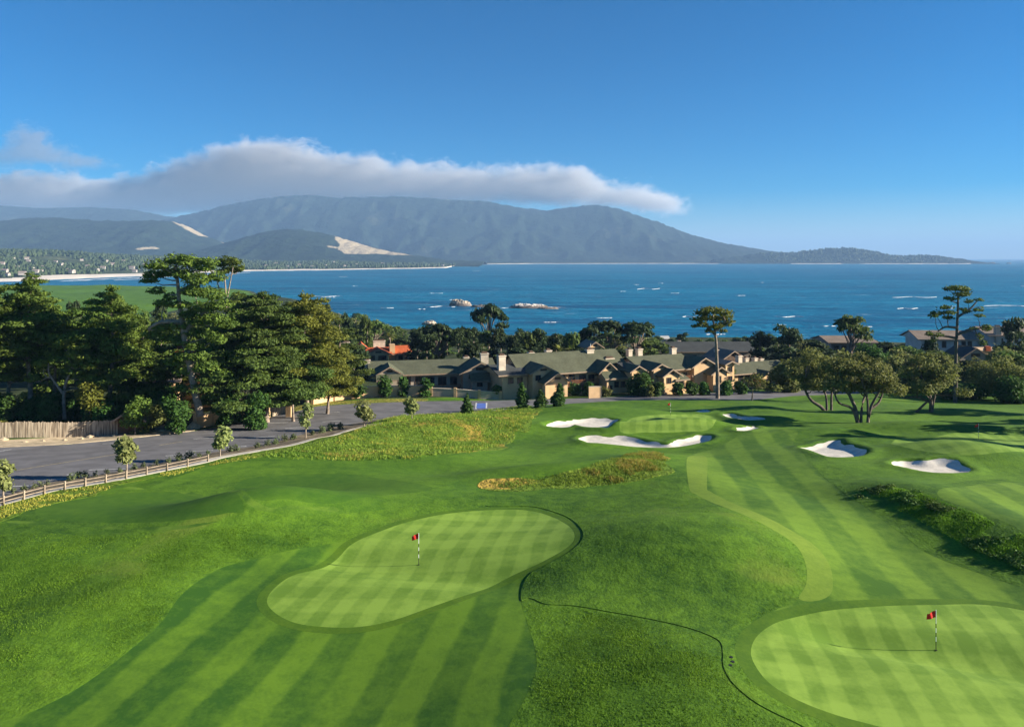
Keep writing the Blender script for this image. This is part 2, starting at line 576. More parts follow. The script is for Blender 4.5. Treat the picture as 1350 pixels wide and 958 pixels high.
# mounds and hollows: photo position, half sizes in metres (along x, along y), height, turn
ASPHALT = [(-90, 684), (0, 657), (61, 638), (117, 629), (171, 619.5), (244, 605), (293, 595), (352, 586), (412, 569), (461, 560), (500, 553), (560, 547), (590, 546.5), (645, 540), (694, 536), (730, 533.5), (760, 531.5),
           (820, 528), (900, 527), (990, 527.5), (1045, 522), (1100, 520), (1250, 516), (1420, 514), (1420, 507), (1250, 509), (1100, 512), (1045, 515), (930, 518), (860, 521), (760, 525), (650, 528), (555, 529),
           (467, 532), (420, 535), (385, 543), (330, 555), (257, 568), (171, 578), (85, 586), (0, 590), (-90, 594)]
APOLY = np.array([at_base(*p) for p in ASPHALT])
MOUNDS = []
for px, py, sx, sy, h, rot in [
    (348, 690, 5.0, 3.2, 1.5, 0.2), (270, 708, 7, 3.5, 0.5, 0.0), (120, 705, 14, 4.0, 0.5, 0.0), (-40, 705, 14, 5.0, 0.5, 0.0),
    (430, 676, 9, 3.0, 0.7, 0.1), (560, 655, 9, 4.0, 0.55, 0.0),
    (885, 735, 5.5, 5.0, 1.6, 0.0), (980, 700, 6.0, 5.0, 0.55, 0.0), (800, 665, 7, 4, 0.35, 0.0), (1010, 770, 3.5, 4, 0.35, 0.0),
    (930, 905, 3.6, 4.5, 0.9, 0.3), (800, 925, 4, 3.0, 0.3, 0.0), (500, 900, 6, 7, -0.35, 0.0),
    (190, 790, 3.2, 4.0, 0.7, 0.2), (60, 830, 3.4, 4, 0.7, 0.0), (90, 755, 4.5, 3, 0.6, 0.3), (300, 725, 4, 3, 0.5, 0.0), (20, 740, 3.5, 3, 0.5, 0),
    (1175, 652, 3.2, 3.0, 0.5, 0), (1230, 670, 3.6, 3.2, 0.75, 0), (1295, 695, 3.8, 3.6, 0.85, 0), (1355, 720, 4.0, 3.8, 0.95, 0), (1420, 745, 4.2, 4, 1.0, 0),
    (1300, 660, 7, 6, 0.5, 0), (1200, 730, 4, 6, -0.25, 0),
    (430, 590, 4.0, 4.0, 0.5, 0.5), (470, 582, 5.0, 4.5, 0.8, 0.4), (520, 574, 6.0, 5.0, 1.1, 0.2), (575, 569, 6.5, 5.0, 1.2, 0.0), (640, 562, 6.5, 5, 1.1, 0.0), (690, 556, 6, 6, 0.7, 0.0),
    (700, 630, 8, 3.0, 0.8, 0.0), (790, 625, 7, 3.0, 0.9, 0.2), (850, 607, 5, 4.0, 1.1, 0.3), (620, 618, 9, 4, -0.5, 0.0),
    (838, 568, 5.5, 2.4, 1.5, 0), (775, 584, 3.5, 2.0, 0.5, 0), (925, 566, 4.5, 2.4, 1.3, 0), (775, 546, 9, 4, 1.0, 0), (985, 543, 6, 4, 0.9, 0), (995, 556, 4, 3, 0.8, 0),
    (1115, 577, 5.5, 2.6, 1.2, 0), (1165, 588, 4.5, 2.8, 0.7, 0), (1245, 601, 6.5, 2.4, 1.2, 0), (1300, 612, 3.5, 2.4, 0.5, 0), (1300, 610, 6, 3.5, 1.1, 0),
    (1320, 568, 9, 4, 1.0, 0), (1190, 566, 8, 3, 0.8, 0), (1270, 590, 9, 3, 0.5, 0), (1060, 552, 9, 4, 0.7, 0), (1220, 545, 10, 5, 0.8, 0),
    (1120, 620, 6, 3, 0.4, 0), (660, 575, 7, 5, -0.6, 0), (740, 600, 7, 5, -0.4, 0),
]:
    bx_, by_ = at_base(px, py)
    MOUNDS.append((bx_, by_, sx, sy, h, rot))
# the troughs that cross both near greens
TROUGHS = []
for (p0, p1, w, dep) in [((430, 737), (700, 776), 1.6, 0.5), ((1080, 836), (1420, 884), 1.2, 0.6), ((1000, 640), (1190, 690), 2.5, 0.25)]:
    TROUGHS.append((np.array(at_base(*p0)), np.array(at_base(*p1)), w, dep))


def vnoise(x, y, s, seed=0):
    """smooth value noise, vectorised"""
    xi, yi = np.floor(x * s), np.floor(y * s)
    fx, fy = x * s - xi, y * s - yi
    fx, fy = fx * fx * (3 - 2 * fx), fy * fy * (3 - 2 * fy)

    def hsh(i, j):
        v = np.sin(i * 127.1 + j * 311.7 + seed * 74.7) * 43758.5453
        return v - np.floor(v)
    return (hsh(xi, yi) * (1 - fx) + hsh(xi + 1, yi) * fx) * (1 - fy) + (hsh(xi, yi + 1) * (1 - fx) + hsh(xi + 1, yi + 1) * fx) * fy


def terr0(x, y):
    x, y = np.asarray(x, float), np.asarray(y, float)
    z0 = base_z(x, y)
    z = z0
    for (mx, my, sx, sy, h, r) in MOUNDS:
        c, s = math.cos(r), math.sin(r)
        dx, dy = x - mx, y - my
        u, v = (c * dx + s * dy) / sx, (-s * dx + c * dy) / sy
        z = z + h * np.exp(-0.5 * (u * u + v * v))
    for a, b, w, dep in TROUGHS:
        d = (b - a) / np.linalg.norm(b - a)
        L = np.linalg.norm(b - a)
        t = (x - a[0]) * d[0] + (y - a[1]) * d[1]
        n = -(x - a[0]) * d[1] + (y - a[1]) * d[0]
        z = z - dep * np.exp(-0.5 * (n / w) ** 2) * smooth(-3, 2, t) * (1 - smooth(L - 2, L + 3, t))
    flat = smooth(-0.5, 5.0, sdf(x, y, APOLY, margin=8))
    z = z0 + (z - z0) * flat
    z = z + flat * (vnoise(x, y, 0.055, 1) - 0.5) * 1.5 * smooth(20, 60, y) + flat * (vnoise(x, y, 0.11, 2) - 0.5) * 0.55
    return z


_YS = np.concatenate([np.arange(16, 120, 0.1), np.arange(120, 260, 0.25), np.arange(260, 1500, 2.0)])


def at0(px, py):
    xs = (px - CX) / F * _YS
    zr = CAMZ - (py - HY) / F * _YS
    hit = np.nonzero(zr <= terr0(xs, _YS))[0]
    i = hit[0] if len(hit) else len(_YS) - 1
    return np.array([xs[i], _YS[i]])


def spline(pts, closed=True, sub=6):
    P = np.asarray(pts, float)
    n = len(P)
    out = []
    rng = range(n) if closed else range(n - 1)
    for i in rng:
        if closed:
            p0, p1, p2, p3 = P[(i - 1) % n], P[i], P[(i + 1) % n], P[(i + 2) % n]
        else:
            p0, p1, p2, p3 = P[max(i - 1, 0)], P[i], P[i + 1], P[min(i + 2, n - 1)]
        for t in np.linspace(0, 1, sub, endpoint=False):
            out.append(0.5 * ((2 * p1) + (p2 - p0) * t + (2 * p0 - 5 * p1 + 4 * p2 - p3) * t * t + (3 * p1 - p0 - 3 * p2 + p3) * t ** 3))
    if not closed:
        out.append(P[-1])
    return np.array(out)


def trace(pix, closed=True, sub=5):
    return spline([at0(*p) for p in pix], closed, sub)


def seg_dist(X, Y, poly, closed):
    """distance of points to a polyline, and inside flag when closed"""
    n = len(poly)
    d2 = np.full(X.shape, 1e18)
    ins = np.zeros(X.shape, bool)
    for i in range(n if closed else n - 1):
        a, b = poly[i], poly[(i + 1) % n]
        ex, ey = b - a
        L2 = ex * ex + ey * ey + 1e-12
        t = np.clip(((X - a[0]) * ex + (Y - a[1]) * ey) / L2, 0, 1)
        d2 = np.minimum(d2, (X - a[0] - t * ex) ** 2 + (Y - a[1] - t * ey) ** 2)
        if closed:
            c = (a[1] > Y) != (b[1] > Y)
            with np.errstate(divide='ignore', invalid='ignore'):
                xi = a[0] + (Y - a[1]) * ex / (ey if ey != 0 else 1e-12)
            ins ^= c & (X < xi)
    return np.sqrt(d2), ins


def sdf(X, Y, poly, closed=True, width=0.0, margin=5.0):
    out = np.full(X.shape, 99.0)
    lo, hi = poly.min(0) - margin - width, poly.max(0) + margin + width
    k = (X > lo[0]) & (X < hi[0]) & (Y > lo[1]) & (Y < hi[1])
    if not k.any():
        return out
    d, ins = seg_dist(X[k], Y[k], poly, closed)
    out[k] = np.where(ins, -d, d) - width
    return out


GREEN_A = [(352, 793), (360, 777), (383, 760), (420, 750), (445, 737), (463, 718), (497, 702), (537, 688), (590, 677), (647, 672), (697, 673), (730, 682), (750, 693),
           (758, 707), (747, 722), (713, 742), (663, 765), (613, 785), (563, 802), (517, 818), (473, 826), (430, 827), (390, 822), (363, 808)]
GREEN_B = [(990, 858), (999, 838), (1026, 820), (1067, 809), (1122, 802), (1180, 798), (1231, 797), (1292, 797), (1350, 805), (1450, 830), (1500, 880), (1450, 950),
           (1330, 985), (1220, 975), (1156, 957), (1101, 943), (1053, 923), (1016, 902), (996, 878)]
GREEN_C = [(817, 568), (830, 553), (860, 547), (920, 546), (945, 553), (940, 562), (900, 569), (850, 570)]
GREEN_D = [(1175, 584), (1240, 574), (1330, 571), (1410, 580), (1410, 596), (1300, 599), (1220, 595)]
APRON_A = [(417, 720), (333, 737), (283, 752), (240, 783), (213, 820), (177, 853), (110, 903), (50, 935), (-60, 990), (200, 1100), (640, 1050), (655, 985), (690, 925), (706, 885), (706, 860),
           (698, 830), (687, 793), (690, 770), (705, 752), (735, 733), (600, 740), (480, 715)]
FAIRWAY = [(907, 600), (908, 640), (920, 653), (967, 673), (1010, 693), (1047, 717), (1062, 743), (1063, 770), (1050, 793), (1020, 812), (1100, 860), (1300, 860), (1480, 860), (1480, 812),
           (1350, 775), (1267, 747), (1220, 728), (1193, 707), (1140, 667), (1113, 650), (1080, 623), (1065, 607), (1060, 598), (1046, 584), (1050, 568), (1000, 567), (975, 574), (945, 590)]
STRIP = [(907, 602), (908, 640), (920, 653), (967, 673), (1010, 693), (1047, 717), (1062, 743), (1063, 770), (1053, 790), (1075, 792), (1094, 785), (1098, 768), (1093, 743), (1073, 718), (1033, 693), (983, 670),
         (937, 648), (932, 640), (931, 602)]
FAIRWAY_R = [(1235, 650), (1280, 640), (1345, 636), (1430, 640), (1440, 720), (1370, 705), (1330, 690), (1285, 672)]
TEE_A = [(55, 668), (125, 654), (190, 649), (265, 653), (320, 664), (300, 676), (230, 687), (125, 688), (55, 682)]
TEE_B = [(310, 640), (355, 627), (470, 626), (540, 636), (570, 645), (500, 653), (440, 664), (380, 658), (325, 650)]
BUNKERS = {
    'a': [(717.5, 559), (730, 555.5), (764, 553), (790, 551.5), (812, 553), (813, 556), (805, 561), (790, 563.2), (772, 562.5), (758, 559.8), (750, 563.2), (733, 563.2), (721, 561.5)],
    'b': [(764, 578), (771, 575.5), (795, 575), (821, 575.5), (841, 578.5), (862, 583), (883, 585.3), (889, 581), (909, 577), (922, 573.5), (935, 574), (940, 576.5), (935, 581), (917, 585.3), (893, 589.5),
          (867, 590.5), (841, 589.5), (815, 587), (789, 584.3), (771, 582)],
    'c': [(953, 546), (968, 546), (984, 549.4), (1005, 550.6), (1007, 553.5), (984, 554), (966, 551)],
    'd': [(970, 566.7), (981, 562.8), (994, 562), (998, 564.6), (986, 568)],
    'e': [(1057, 590), (1075, 586), (1088, 582), (1106, 579), (1114, 585), (1130, 588.7), (1142.6, 594), (1140, 599), (1124, 602.5), (1098, 603), (1080, 597.8), (1065, 592.6)],
    'f': [(1176, 612), (1187, 606.9), (1207, 606.5), (1220, 608), (1233, 606), (1257, 608), (1272, 614.6), (1281, 619.8), (1270, 623), (1246, 624), (1223, 622.4), (1197, 617)],
    'g': [(916, 542.5), (925, 540.8), (934, 541), (935, 543.2), (925, 544)],
}
PATH = [(-60, 684), (0, 666), (63, 648.5), (117, 639), (171, 629), (220, 619), (264, 610), (293, 602.5), (330, 596), (396, 584), (448, 571), (500, 558.5)]
PATH2 = [(590, 548), (620, 544.5), (645, 541.5), (694, 537.5), (740, 535)]
BED = [(-90, 684), (0, 657), (61, 638), (117, 629), (171, 619.5), (244, 605), (293, 595), (352, 586), (412, 569), (461, 560), (500, 553), (500, 558.5), (448, 571), (396, 584), (330, 596), (293, 602.5), (264, 610),
       (220, 619), (171, 629), (117, 639), (63, 648.5), (0, 666), (-60, 684), (-90, 690)]
DIRT = [(-90, 584), (0, 580.5), (85, 576), (160, 570), (200, 561), (240, 562), (257, 567.5), (171, 577.7), (85, 585.7), (0, 589.8), (-90, 593.5)]
VERGE = [(385, 543), (420, 534.8), (467, 531.8), (555, 528.8), (555, 526), (470, 528), (420, 531), (380, 540)]
FESCUE = [(385, 592), (420, 584), (450, 576), (500, 554), (530, 547), (590, 545.5), (650, 539), (700, 535.5), (706, 552), (672, 580), (620, 597), (550, 605), (470, 608), (400, 606), (345, 604), (340, 600)]
FESCUE2 = [(645, 636), (700, 630), (760, 622), (800, 607), (845, 594), (876, 599), (880, 615), (862, 630), (810, 638), (730, 642), (650, 644)]
FESCUE3 = [(0, 668), (63, 651), (117, 641.5), (171, 632), (220, 622), (264, 613), (330, 599), (340, 603), (280, 614), (200, 634), (150, 643), (60, 668), (-10, 690), (-60, 700), (-60, 688)]
LONG_R = [(1140, 645), (1170, 641), (1220, 652), (1270, 670), (1330, 697), (1400, 725), (1400, 770), (1340, 748), (1290, 728), (1240, 703), (1190, 675), (1150, 660)]

xs_ = [0.0]
while xs_[-1] < 170:
    a = xs_[-1]
    xs_.append(a + (0.34 if a < 34 else 0.5 if a < 60 else 0.8 if a < 95 else 1.4))
gx = np.array([-v for v in xs_[:0:-1]] + xs_)
ys_ = [-30.0]
while ys_[-1] < 215:
    a = ys_[-1]
    ys_.append(a + (2.0 if a < 28 else 0.28 if a < 66 else 0.42 if a < 125 else 0.7 if a < 165 else 1.5))
gy = np.array(ys_)
GX, GY = np.meshgrid(gx, gy)
nX, nY = len(gx), len(gy)
VX, VY = GX.ravel(), GY.ravel()
VZ = terr0(VX, VY)

zones = []          # (name, material, height of the turf above the mown level, sdf)
bunk_polys = {k: trace(v) for k, v in BUNKERS.items()}
bsdf = {k: sdf(VX, VY, p) + (vnoise(VX, VY, 0.9, 21) - 0.5) * 0.7 for k, p in bunk_polys.items()}


def carve(z, X, Y):
    for k, p in bunk_polys.items():
        d = sdf(X, Y, p)
        dep = 0.42 if k in 'abef' else 0.28
        z = z - dep * smooth(0.5, -1.3, d) + 0.16 * np.exp(-((d - 0.7) / 0.8) ** 2) * (d < 50)
    return z


VZ = carve(VZ, VX, VY)


def terr(x, y):
    x, y = np.atleast_1d(np.asarray(x, float)), np.atleast_1d(np.asarray(y, float))
    return carve(terr0(x, y), x, y)


def ground_z(x, y):
    return float(terr(x, y)[0])


def at(px, py):
    """photo pixel -> point of the finished ground that shows there"""
    xs = (px - CX) / F * _YS
    zr = CAMZ - (py - HY) / F * _YS
    hit = np.nonzero(zr <= terr(xs, _YS))[0]
    i = hit[0] if len(hit) else len(_YS) - 1
    return Vector((xs[i], _YS[i], ground_z(xs[i], _YS[i])))


pA, pB, pC, pD = trace(GREEN_A), trace(GREEN_B), trace(GREEN_C), trace(GREEN_D)
sA, sB, sC, sD = (sdf(VX, VY, p) for p in (pA, pB, pC, pD))
for k in BUNKERS:
    zones.append(('sand_bunker', M['sand'], 0.0, bsdf[k]))
zones.append(('putting_green', M['green'], 0.0, sA))
zones.append(('putting_green', M['green'], 0.0, sB))
zones.append(('putting_green', M['green'], 0.0, sC))
zones.append(('putting_green', M['green'], 0.0, sD))
zones.append(('green_collar', M['collar'], 0.004, sA - 0.6))
ZN = {'collar_b': len(zones)}
zones.append(('green_collar', M['collar'], 0.004, sB - 0.8))
zones.append(('asphalt_road', M['asphalt'], 0.0, sdf(VX, VY, APOLY)))
zones.append(('path', M['path'], 0.06, np.minimum(sdf(VX, VY, trace(PATH, False), False, 0.5), sdf(VX, VY, trace(PATH2, False), False, 0.4))))
zones.append(('planting_bed_ground', M['bark_mulch'], 0.08, sdf(VX, VY, trace(BED))))
zones.append(('dirt_verge', M['dirt'], 0.06, sdf(VX, VY, trace(DIRT))))
ZN['strip'] = len(zones)
zones.append(('mown_and_lit_strip', M['strip'], 0.003, sdf(VX, VY, trace(STRIP))))
tee_lit_lip = np.minimum(sdf(VX, VY, trace([(-60, 684), (0, 687), (60, 690), (120, 694), (180, 697), (235, 696), (285, 688)], False), False, 0.22), sdf(VX, VY, trace([(150, 641), (200, 646), (260, 653), (330, 662), (390, 668), (440, 671)], False), False, 0.30))
zones.append(('mown_and_lit_strip', M['fairway'], 0.003, tee_lit_lip + (vnoise(VX, VY, 0.5, 15) - 0.5) * 0.5))  # sunlit lips of the tees, put into the colour as narrow paler turf
ZN['fair'] = len(zones)
zones.append(('fairway', M['fairway'], 0.0, sdf(VX, VY, trace(FAIRWAY))))
zones.append(('fairway', M['fairway'], 0.0, sdf(VX, VY, trace(FAIRWAY_R))))
zones.append(('fairway', M['apron'], 0.0, sdf(VX, VY, trace(APRON_A))))
zones.append(('tee_ground', M['tee'], 0.0, sdf(VX, VY, trace(TEE_A))))
zones.append(('tee_ground', M['tee'], 0.0, sdf(VX, VY, trace(TEE_B))))
fes = np.minimum(np.minimum(sdf(VX, VY, spline([at_base(*p) for p in FESCUE])), sdf(VX, VY, trace(FESCUE2))), sdf(VX, VY, trace(FESCUE3)))
fes = fes + (vnoise(VX, VY, 0.35, 5) - 0.5) * 2.6
zones.append(('meadow_ground', M['fescue'], 0.03, fes))
zones.append(('verge_ground', M['verge'], 0.06, sdf(VX, VY, trace(VERGE))))
# beyond the road the mown turf gives way to the woodland floor
roadback = spline([at0(*p) for p in [(-400, 600), (-90, 584), (0, 579), (85, 575), (160, 569), (200, 560), (257, 566), (330, 554), (385, 542), (420, 533), (467, 527), (555, 525), (650, 526), (760, 523), (860, 519), (930, 516), (1045, 513), (1100, 510), (1250, 507), (1420, 505), (1900, 505)]], False, 3)
wood = np.interp(VX, roadback[:, 0], roadback[:, 1]) - VY
wood = np.clip(wood, -99, 99) + (vnoise(VX, VY, 0.3, 8) - 0.5) * 1.2
zones.append(('woodland_ground', M['woodland_floor'], 0.005, wood))
semi = np.minimum(sdf(VX, VY, trace([(560, 640), (600, 612), (650, 600), (690, 575), (700, 556), (720, 545), (800, 540), (900, 537), (1050, 533), (1420, 530), (1420, 600), (1290, 632), (1200, 636), (1100, 612), (1060, 580), (1000, 560), (960, 570),
                                       (900, 594), (850, 592), (790, 607), (700, 625), (640, 634)])),
                  sdf(VX, VY, trace([(300, 610), (390, 607), (480, 610), (560, 607), (640, 600), (640, 632), (620, 650), (560, 662), (480, 675), (400, 680), (340, 672), (290, 660), (330, 640), (300, 625), (200, 645), (230, 630)])))
ZN['semi'] = len(zones)
zones.append(('semi_rough_ground', M['semi'], 0.004, semi))

# the lower rough, cut shorter, left of the dark mowing edge that runs in from the right near green; and the side of the left apron
LOWR = [(687, 793), (720, 797), (760, 800), (805, 807), (850, 815), (905, 828), (935, 838), (950, 847), (953, 862), (954, 880), (965, 900), (990, 922), (1020, 940), (1060, 960), (1100, 990), (900, 1060), (640, 1060), (655, 985), (690, 925), (706, 885), (706, 860), (698, 830)]
HUMP = [(683, 790), (688, 770), (704, 752), (730, 735), (755, 716), (764, 703), (760, 690), (742, 679), (700, 668), (640, 667), (720, 655), (800, 648), (850, 640), (895, 630), (908, 640), (918, 653), (966, 674), (1009, 694), (1046, 718), (1061, 743), (1062, 770), (1049, 793), (1020, 811), (1060, 840), (1060, 900), (1150, 940), (1250, 990), (1200, 1010), (1100, 990), (1060, 960), (1020, 940), (990, 922), (965, 900), (954, 880), (953, 862), (950, 847),
        (935, 838), (905, 828), (850, 815), (805, 807), (760, 800), (720, 797)]
LOWR[0:0] = [(660, 800), (640, 900)]
zones.append(('lower_rough', M['rough'], 0.0, sdf(VX, VY, trace(LOWR))))
lowl = sdf(VX, VY, trace([(417, 720), (333, 737), (283, 752), (240, 783), (213, 820), (177, 853), (110, 903), (50, 935), (-60, 990), (-900, 1000), (-900, 700), (-200, 640), (60, 640), (200, 625), (400, 600), (620, 590), (760, 600), (700, 655), (600, 665), (480, 690)]))
S = np.stack([z[3] for z in zones] + [sdf(VX, VY, trace(HUMP))], 1).astype(np.float32)
P = np.stack([VX, VY, VZ], 1)
ii = np.arange(nX * nY).reshape(nY, nX)
a_, b_, c_, d_ = ii[:-1, :-1].ravel(), ii[:-1, 1:].ravel(), ii[1:, 1:].ravel(), ii[1:, :-1].ravel()
TR = np.vstack([np.stack([a_, b_, c_], 1), np.stack([a_, c_, d_], 1)])


def split_tris(T, k):
    """splits triangles along the zero line of zone k; returns (inside, outside); new points go to P and S"""
    global P, S
    s = S[:, k]
    ins = s[T] < 0
    cnt = ins.sum(1)
    A, B, mx = T[cnt == 3], T[cnt == 0], (cnt == 1) | (cnt == 2)
    Tm, im = T[mx], ins[mx]
    if not len(Tm):
        return A, B
    lone_in = cnt[mx] == 1
    lone = np.where(lone_in, np.argmax(im, 1), np.argmin(im, 1))
    r = np.arange(len(Tm))
    v0, v1, v2 = Tm[r, lone], Tm[r, (lone + 1) % 3], Tm[r, (lone + 2) % 3]
    e = np.vstack([np.stack([v0, v1], 1), np.stack([v0, v2], 1)])
    es = np.sort(e, 1)
    ue, inv = np.unique(es, axis=0, return_inverse=True)
    inv = inv.ravel()
    sa, sb = s[ue[:, 0]], s[ue[:, 1]]
    t = np.clip(sa / (sa - sb), 0.02, 0.98)[:, None]
    n0 = len(P)
    P = np.vstack([P, P[ue[:, 0]] * (1 - t) + P[ue[:, 1]] * t])
    newS = S[ue[:, 0]] * (1 - t) + S[ue[:, 1]] * t
    newS[:, k] = 0
    S = np.vstack([S, newS.astype(np.float32)])
    m1, m2 = inv[:len(Tm)] + n0, inv[len(Tm):] + n0
    tip = np.stack([v0, m1, m2], 1)
    q1, q2 = np.stack([m1, v1, v2], 1), np.stack([m1, v2, m2], 1)
    A = np.vstack([A, tip[lone_in], q1[~lone_in], q2[~lone_in]])
    B = np.vstack([B, tip[~lone_in], q1[lone_in], q2[lone_in]])
    return A, B


def build_zone(name, T, mat, lift, ease=None):
    if not len(T):
        return None
    u, inv = np.unique(T, return_inverse=True)
    T2 = inv.reshape(T.shape)
    V = P[u].copy()
    if ease is not None:
        lift = lift * smooth(-0.05, 0.8, S[u][:, ease].min(1))
    V[:, 2] += lift
    e = np.vstack([T2[:, [0, 1]], T2[:, [1, 2]], T2[:, [2, 0]]])
    key = np.sort(e, 1)
    _, idx, cn = np.unique(key, axis=0, return_index=True, return_counts=True)
    be = e[idx[cn == 1]]
    bv, binv = np.unique(be, return_inverse=True)
    binv = binv.reshape(be.shape)
    low = V[bv].copy()
    low[:, 2] -= 0.22
    n0 = len(V)
    nb = len(low)
    V = np.vstack([V, low, V[bv]])
    skirt = np.stack([binv[:, 1] + n0 + nb, binv[:, 0] + n0 + nb, binv[:, 0] + n0, binv[:, 1] + n0], 1)
    o = mesh_arrays(name, V, [T2, skirt], mat, mat_idx=None)
    sm = np.zeros(len(o.data.polygons), bool)
    sm[:len(T2)] = True
    o.data.polygons.foreach_set('use_smooth', sm)
    return tag(o, kind='structure')


rest = TR
ZONE_OBJ = []
for k, (nm, mt, lift, s) in enumerate(zones[:-1]):
    inside, rest = split_tris(rest, k)
    ZONE_OBJ.append(build_zone(nm, inside, mt, lift))
low_in, rest = split_tris(rest, len(zones) - 1)
build_zone('rough_ground', low_in, M['rough'], 0.005)
hump_in, rest = split_tris(rest, len(zones))
build_zone('rough_ground', hump_in, M['rough'], 0.04, [ZN['collar_b'], ZN['strip'], ZN['fair'], ZN['semi']])
build_zone('ground', rest, M['rough'], 0.005)

# the land beyond, down to the shore
cols = np.concatenate([np.arange(-3000, -1000, 40), np.arange(-1000, 900, 8), np.arange(900, 3001, 60)]).astype(float)
rows = np.concatenate([np.arange(212, 800, 5), np.arange(800, 1560, 10)]).astype(float)
LX, LY = np.meshgrid(cols, rows)
LZ = base_z(LX, LY) + (vnoise(LX, LY, 0.02, 3) - 0.5) * 3 * smooth(215, 260, LY) - 0.1
LZ = LZ - 12 * smooth(0, 25, LY - np.interp(LX, SHX, SHY))
idx = np.arange(LX.size).reshape(LX.shape)
quads = np.stack([idx[:-1, :-1].ravel(), idx[:-1, 1:].ravel(), idx[1:, 1:].ravel(), idx[1:, :-1].ravel()], 1)
cxq = LX[:-1, :-1].ravel() + 8
cyq = LY[:-1, :-1].ravel() + 4
ysq = np.interp(cxq, SHX, SHY)
field = (cxq < -330) & (cyq > 700) & (ysq - cyq > 45) | ((cxq > -140) & (cxq < -85) & (cyq > 560) & (ysq - cyq > 30))
wild = (ysq - cyq < 9)
tag(mesh_arrays('coastal_ground', np.stack([LX.ravel(), LY.ravel(), LZ.ravel()], 1), [quads], [M['woodland_floor'], M['semi'], M['stone']],
                mat_idx=np.where(field, 1, np.where(wild, 2, 0)), smooth=True), kind='structure')
# ground to the sides and behind the drone's standpoint
side = MB()
for x0, x1, y0, y1 in ((-3000, -169, -400, 214), (169, 3000, -400, 214), (-170, 170, -400, -29)):
    nx_, ny_ = 20, 24
    sx_, sy_ = np.meshgrid(np.linspace(x0, x1, nx_), np.linspace(y0, y1, ny_))
    si = np.arange(nx_ * ny_).reshape(ny_, nx_)
    side.add(np.stack([sx_.ravel(), sy_.ravel(), base_z(sx_.ravel(), sy_.ravel()) - 0.25], 1),
             np.stack([si[:-1, :-1].ravel(), si[:-1, 1:].ravel(), si[1:, 1:].ravel(), si[1:, :-1].ravel()], 1))
tag(side.build('surrounding_ground', M['rough'], smooth=True), kind='structure')

# sea
wy = np.concatenate([np.linspace(300, 3000, 30), np.linspace(3500, 40000, 30)])
wx = np.linspace(-40000, 40000, 41)
WX, WY = np.meshgrid(wx, wy)
wi = np.arange(WX.size).reshape(WX.shape)
tag(mesh_arrays('sea_water', np.stack([WX.ravel(), WY.ravel(), np.zeros(WX.size)], 1),
                [np.stack([wi[:-1, :-1].ravel(), wi[:-1, 1:].ravel(), wi[1:, 1:].ravel(), wi[1:, :-1].ravel()], 1)], M['water']), kind='structure')

# painted markings on the car park
def paint(segs, mat, w, name):
    mb = MB()
    for (p0, p1) in segs:
        a, b = at(*p0), at(*p1)
        n = max(2, int((b - a).length / 0.6))
        d = (b - a).normalized()
        s = Vector((-d.y, d.x, 0)).normalized() * w / 2
        pts = []
        for i in range(n + 1):
            c = a.lerp(b, i / n)
            for sg in (-1, 1):
                q = c + s * sg
                pts.append((q.x, q.y, ground_z(q.x, q.y) + 0.02))
        mb.add(pts, [(2 * i, 2 * i + 1, 2 * i + 3, 2 * i + 2) for i in range(n)])
    return tag(mb.build(name, mat), kind='structure')


paint([((88, 626), (110, 625)), ((117, 619.5), (166, 618)), ((46, 633), (88, 631.5)), ((0, 641.5), (46, 640)), ((218, 601), (259, 598.5)), ((245, 595), (281, 593.5)), ((-20, 598), (15, 592.5)),
       ((135, 585), (160, 584)), ((255, 578.5), (290, 577)), ((376, 565), (398, 563)), ((352, 558), (380, 557)), ((426, 544.5), (448, 543)), ((425, 556), (450, 554.5)), ((300, 590), (325, 588)), ((335, 577), (362, 575))],
      M['paint_white'], 0.22, 'road_markings')
paint([((22, 620), (152, 599)), ((210, 587), (240, 582))], M['paint_yellow'], 0.13, 'lane_markings')
paint([((634, 538.5), (634.5, 531.5))], M['paint_blue'], 1.9, 'blue_bay_markings')
paint([((627.5, 539), (628, 531)), ((641, 538), (641.5, 531))], M['paint_white'], 0.3, 'bay_markings')
# ------------------------------------------------------------------ far coast, hills, haze, clouds
def W(px, py, Y):
    return Vector(((px - CX) / F * Y, Y, CAMZ - (py - HY) / F * Y))


SHORE = np.array([(-500, 1500), (-300, 1580), (-100, 1700), (0, 1830), (50, 1950), (130, 2200), (190, 2420), (250, 2800), (330, 3300), (450, 3650), (560, 4150), (588, 4400), (598, 5200), (620, 6900), (700, 7400), (800, 7600),
                  (930, 7600), (1100, 7400), (1200, 7300), (1275, 7400), (1300, 7900)], float)
pcol = np.concatenate([np.arange(-500, 1301, 4.0)])
ysh = np.interp(pcol, SHORE[:, 0], SHORE[:, 1]) * (1 + (vnoise(pcol, pcol * 0, 0.06, 4) - 0.5) * 0.02)
town_h = np.interp(pcol, [-500, 0, 60, 200, 330, 450, 580, 600, 1000, 1300], [95, 80, 75, 50, 26, 16, 8, 4, 4, 1])
ts = np.concatenate([[-30, 0], np.linspace(25, 200, 5), np.linspace(300, 2500, 20)])
Pc, Tc = np.meshgrid(pcol, ts)
Yc = ysh[None, :] + Tc * np.where(pcol > 596, 0.35, 1.0)[None, :]
Xc = (Pc - CX) / F * Yc
Zc = np.where(Tc < 0, -3, np.minimum(Tc * 0.06, 5)) + town_h[None, :] * smooth(60, 1500, Tc) + (vnoise(Xc, Yc, 0.004, 6) - 0.5) * 14 * smooth(80, 400, Tc)
bsz = np.interp(pcol, [-500, 0, 50, 130, 300, 335, 450, 560, 600, 1300], [90, 90, 170, 170, 150, 90, 60, 40, 60, 40])
ci = np.arange(Pc.size).reshape(Pc.shape)
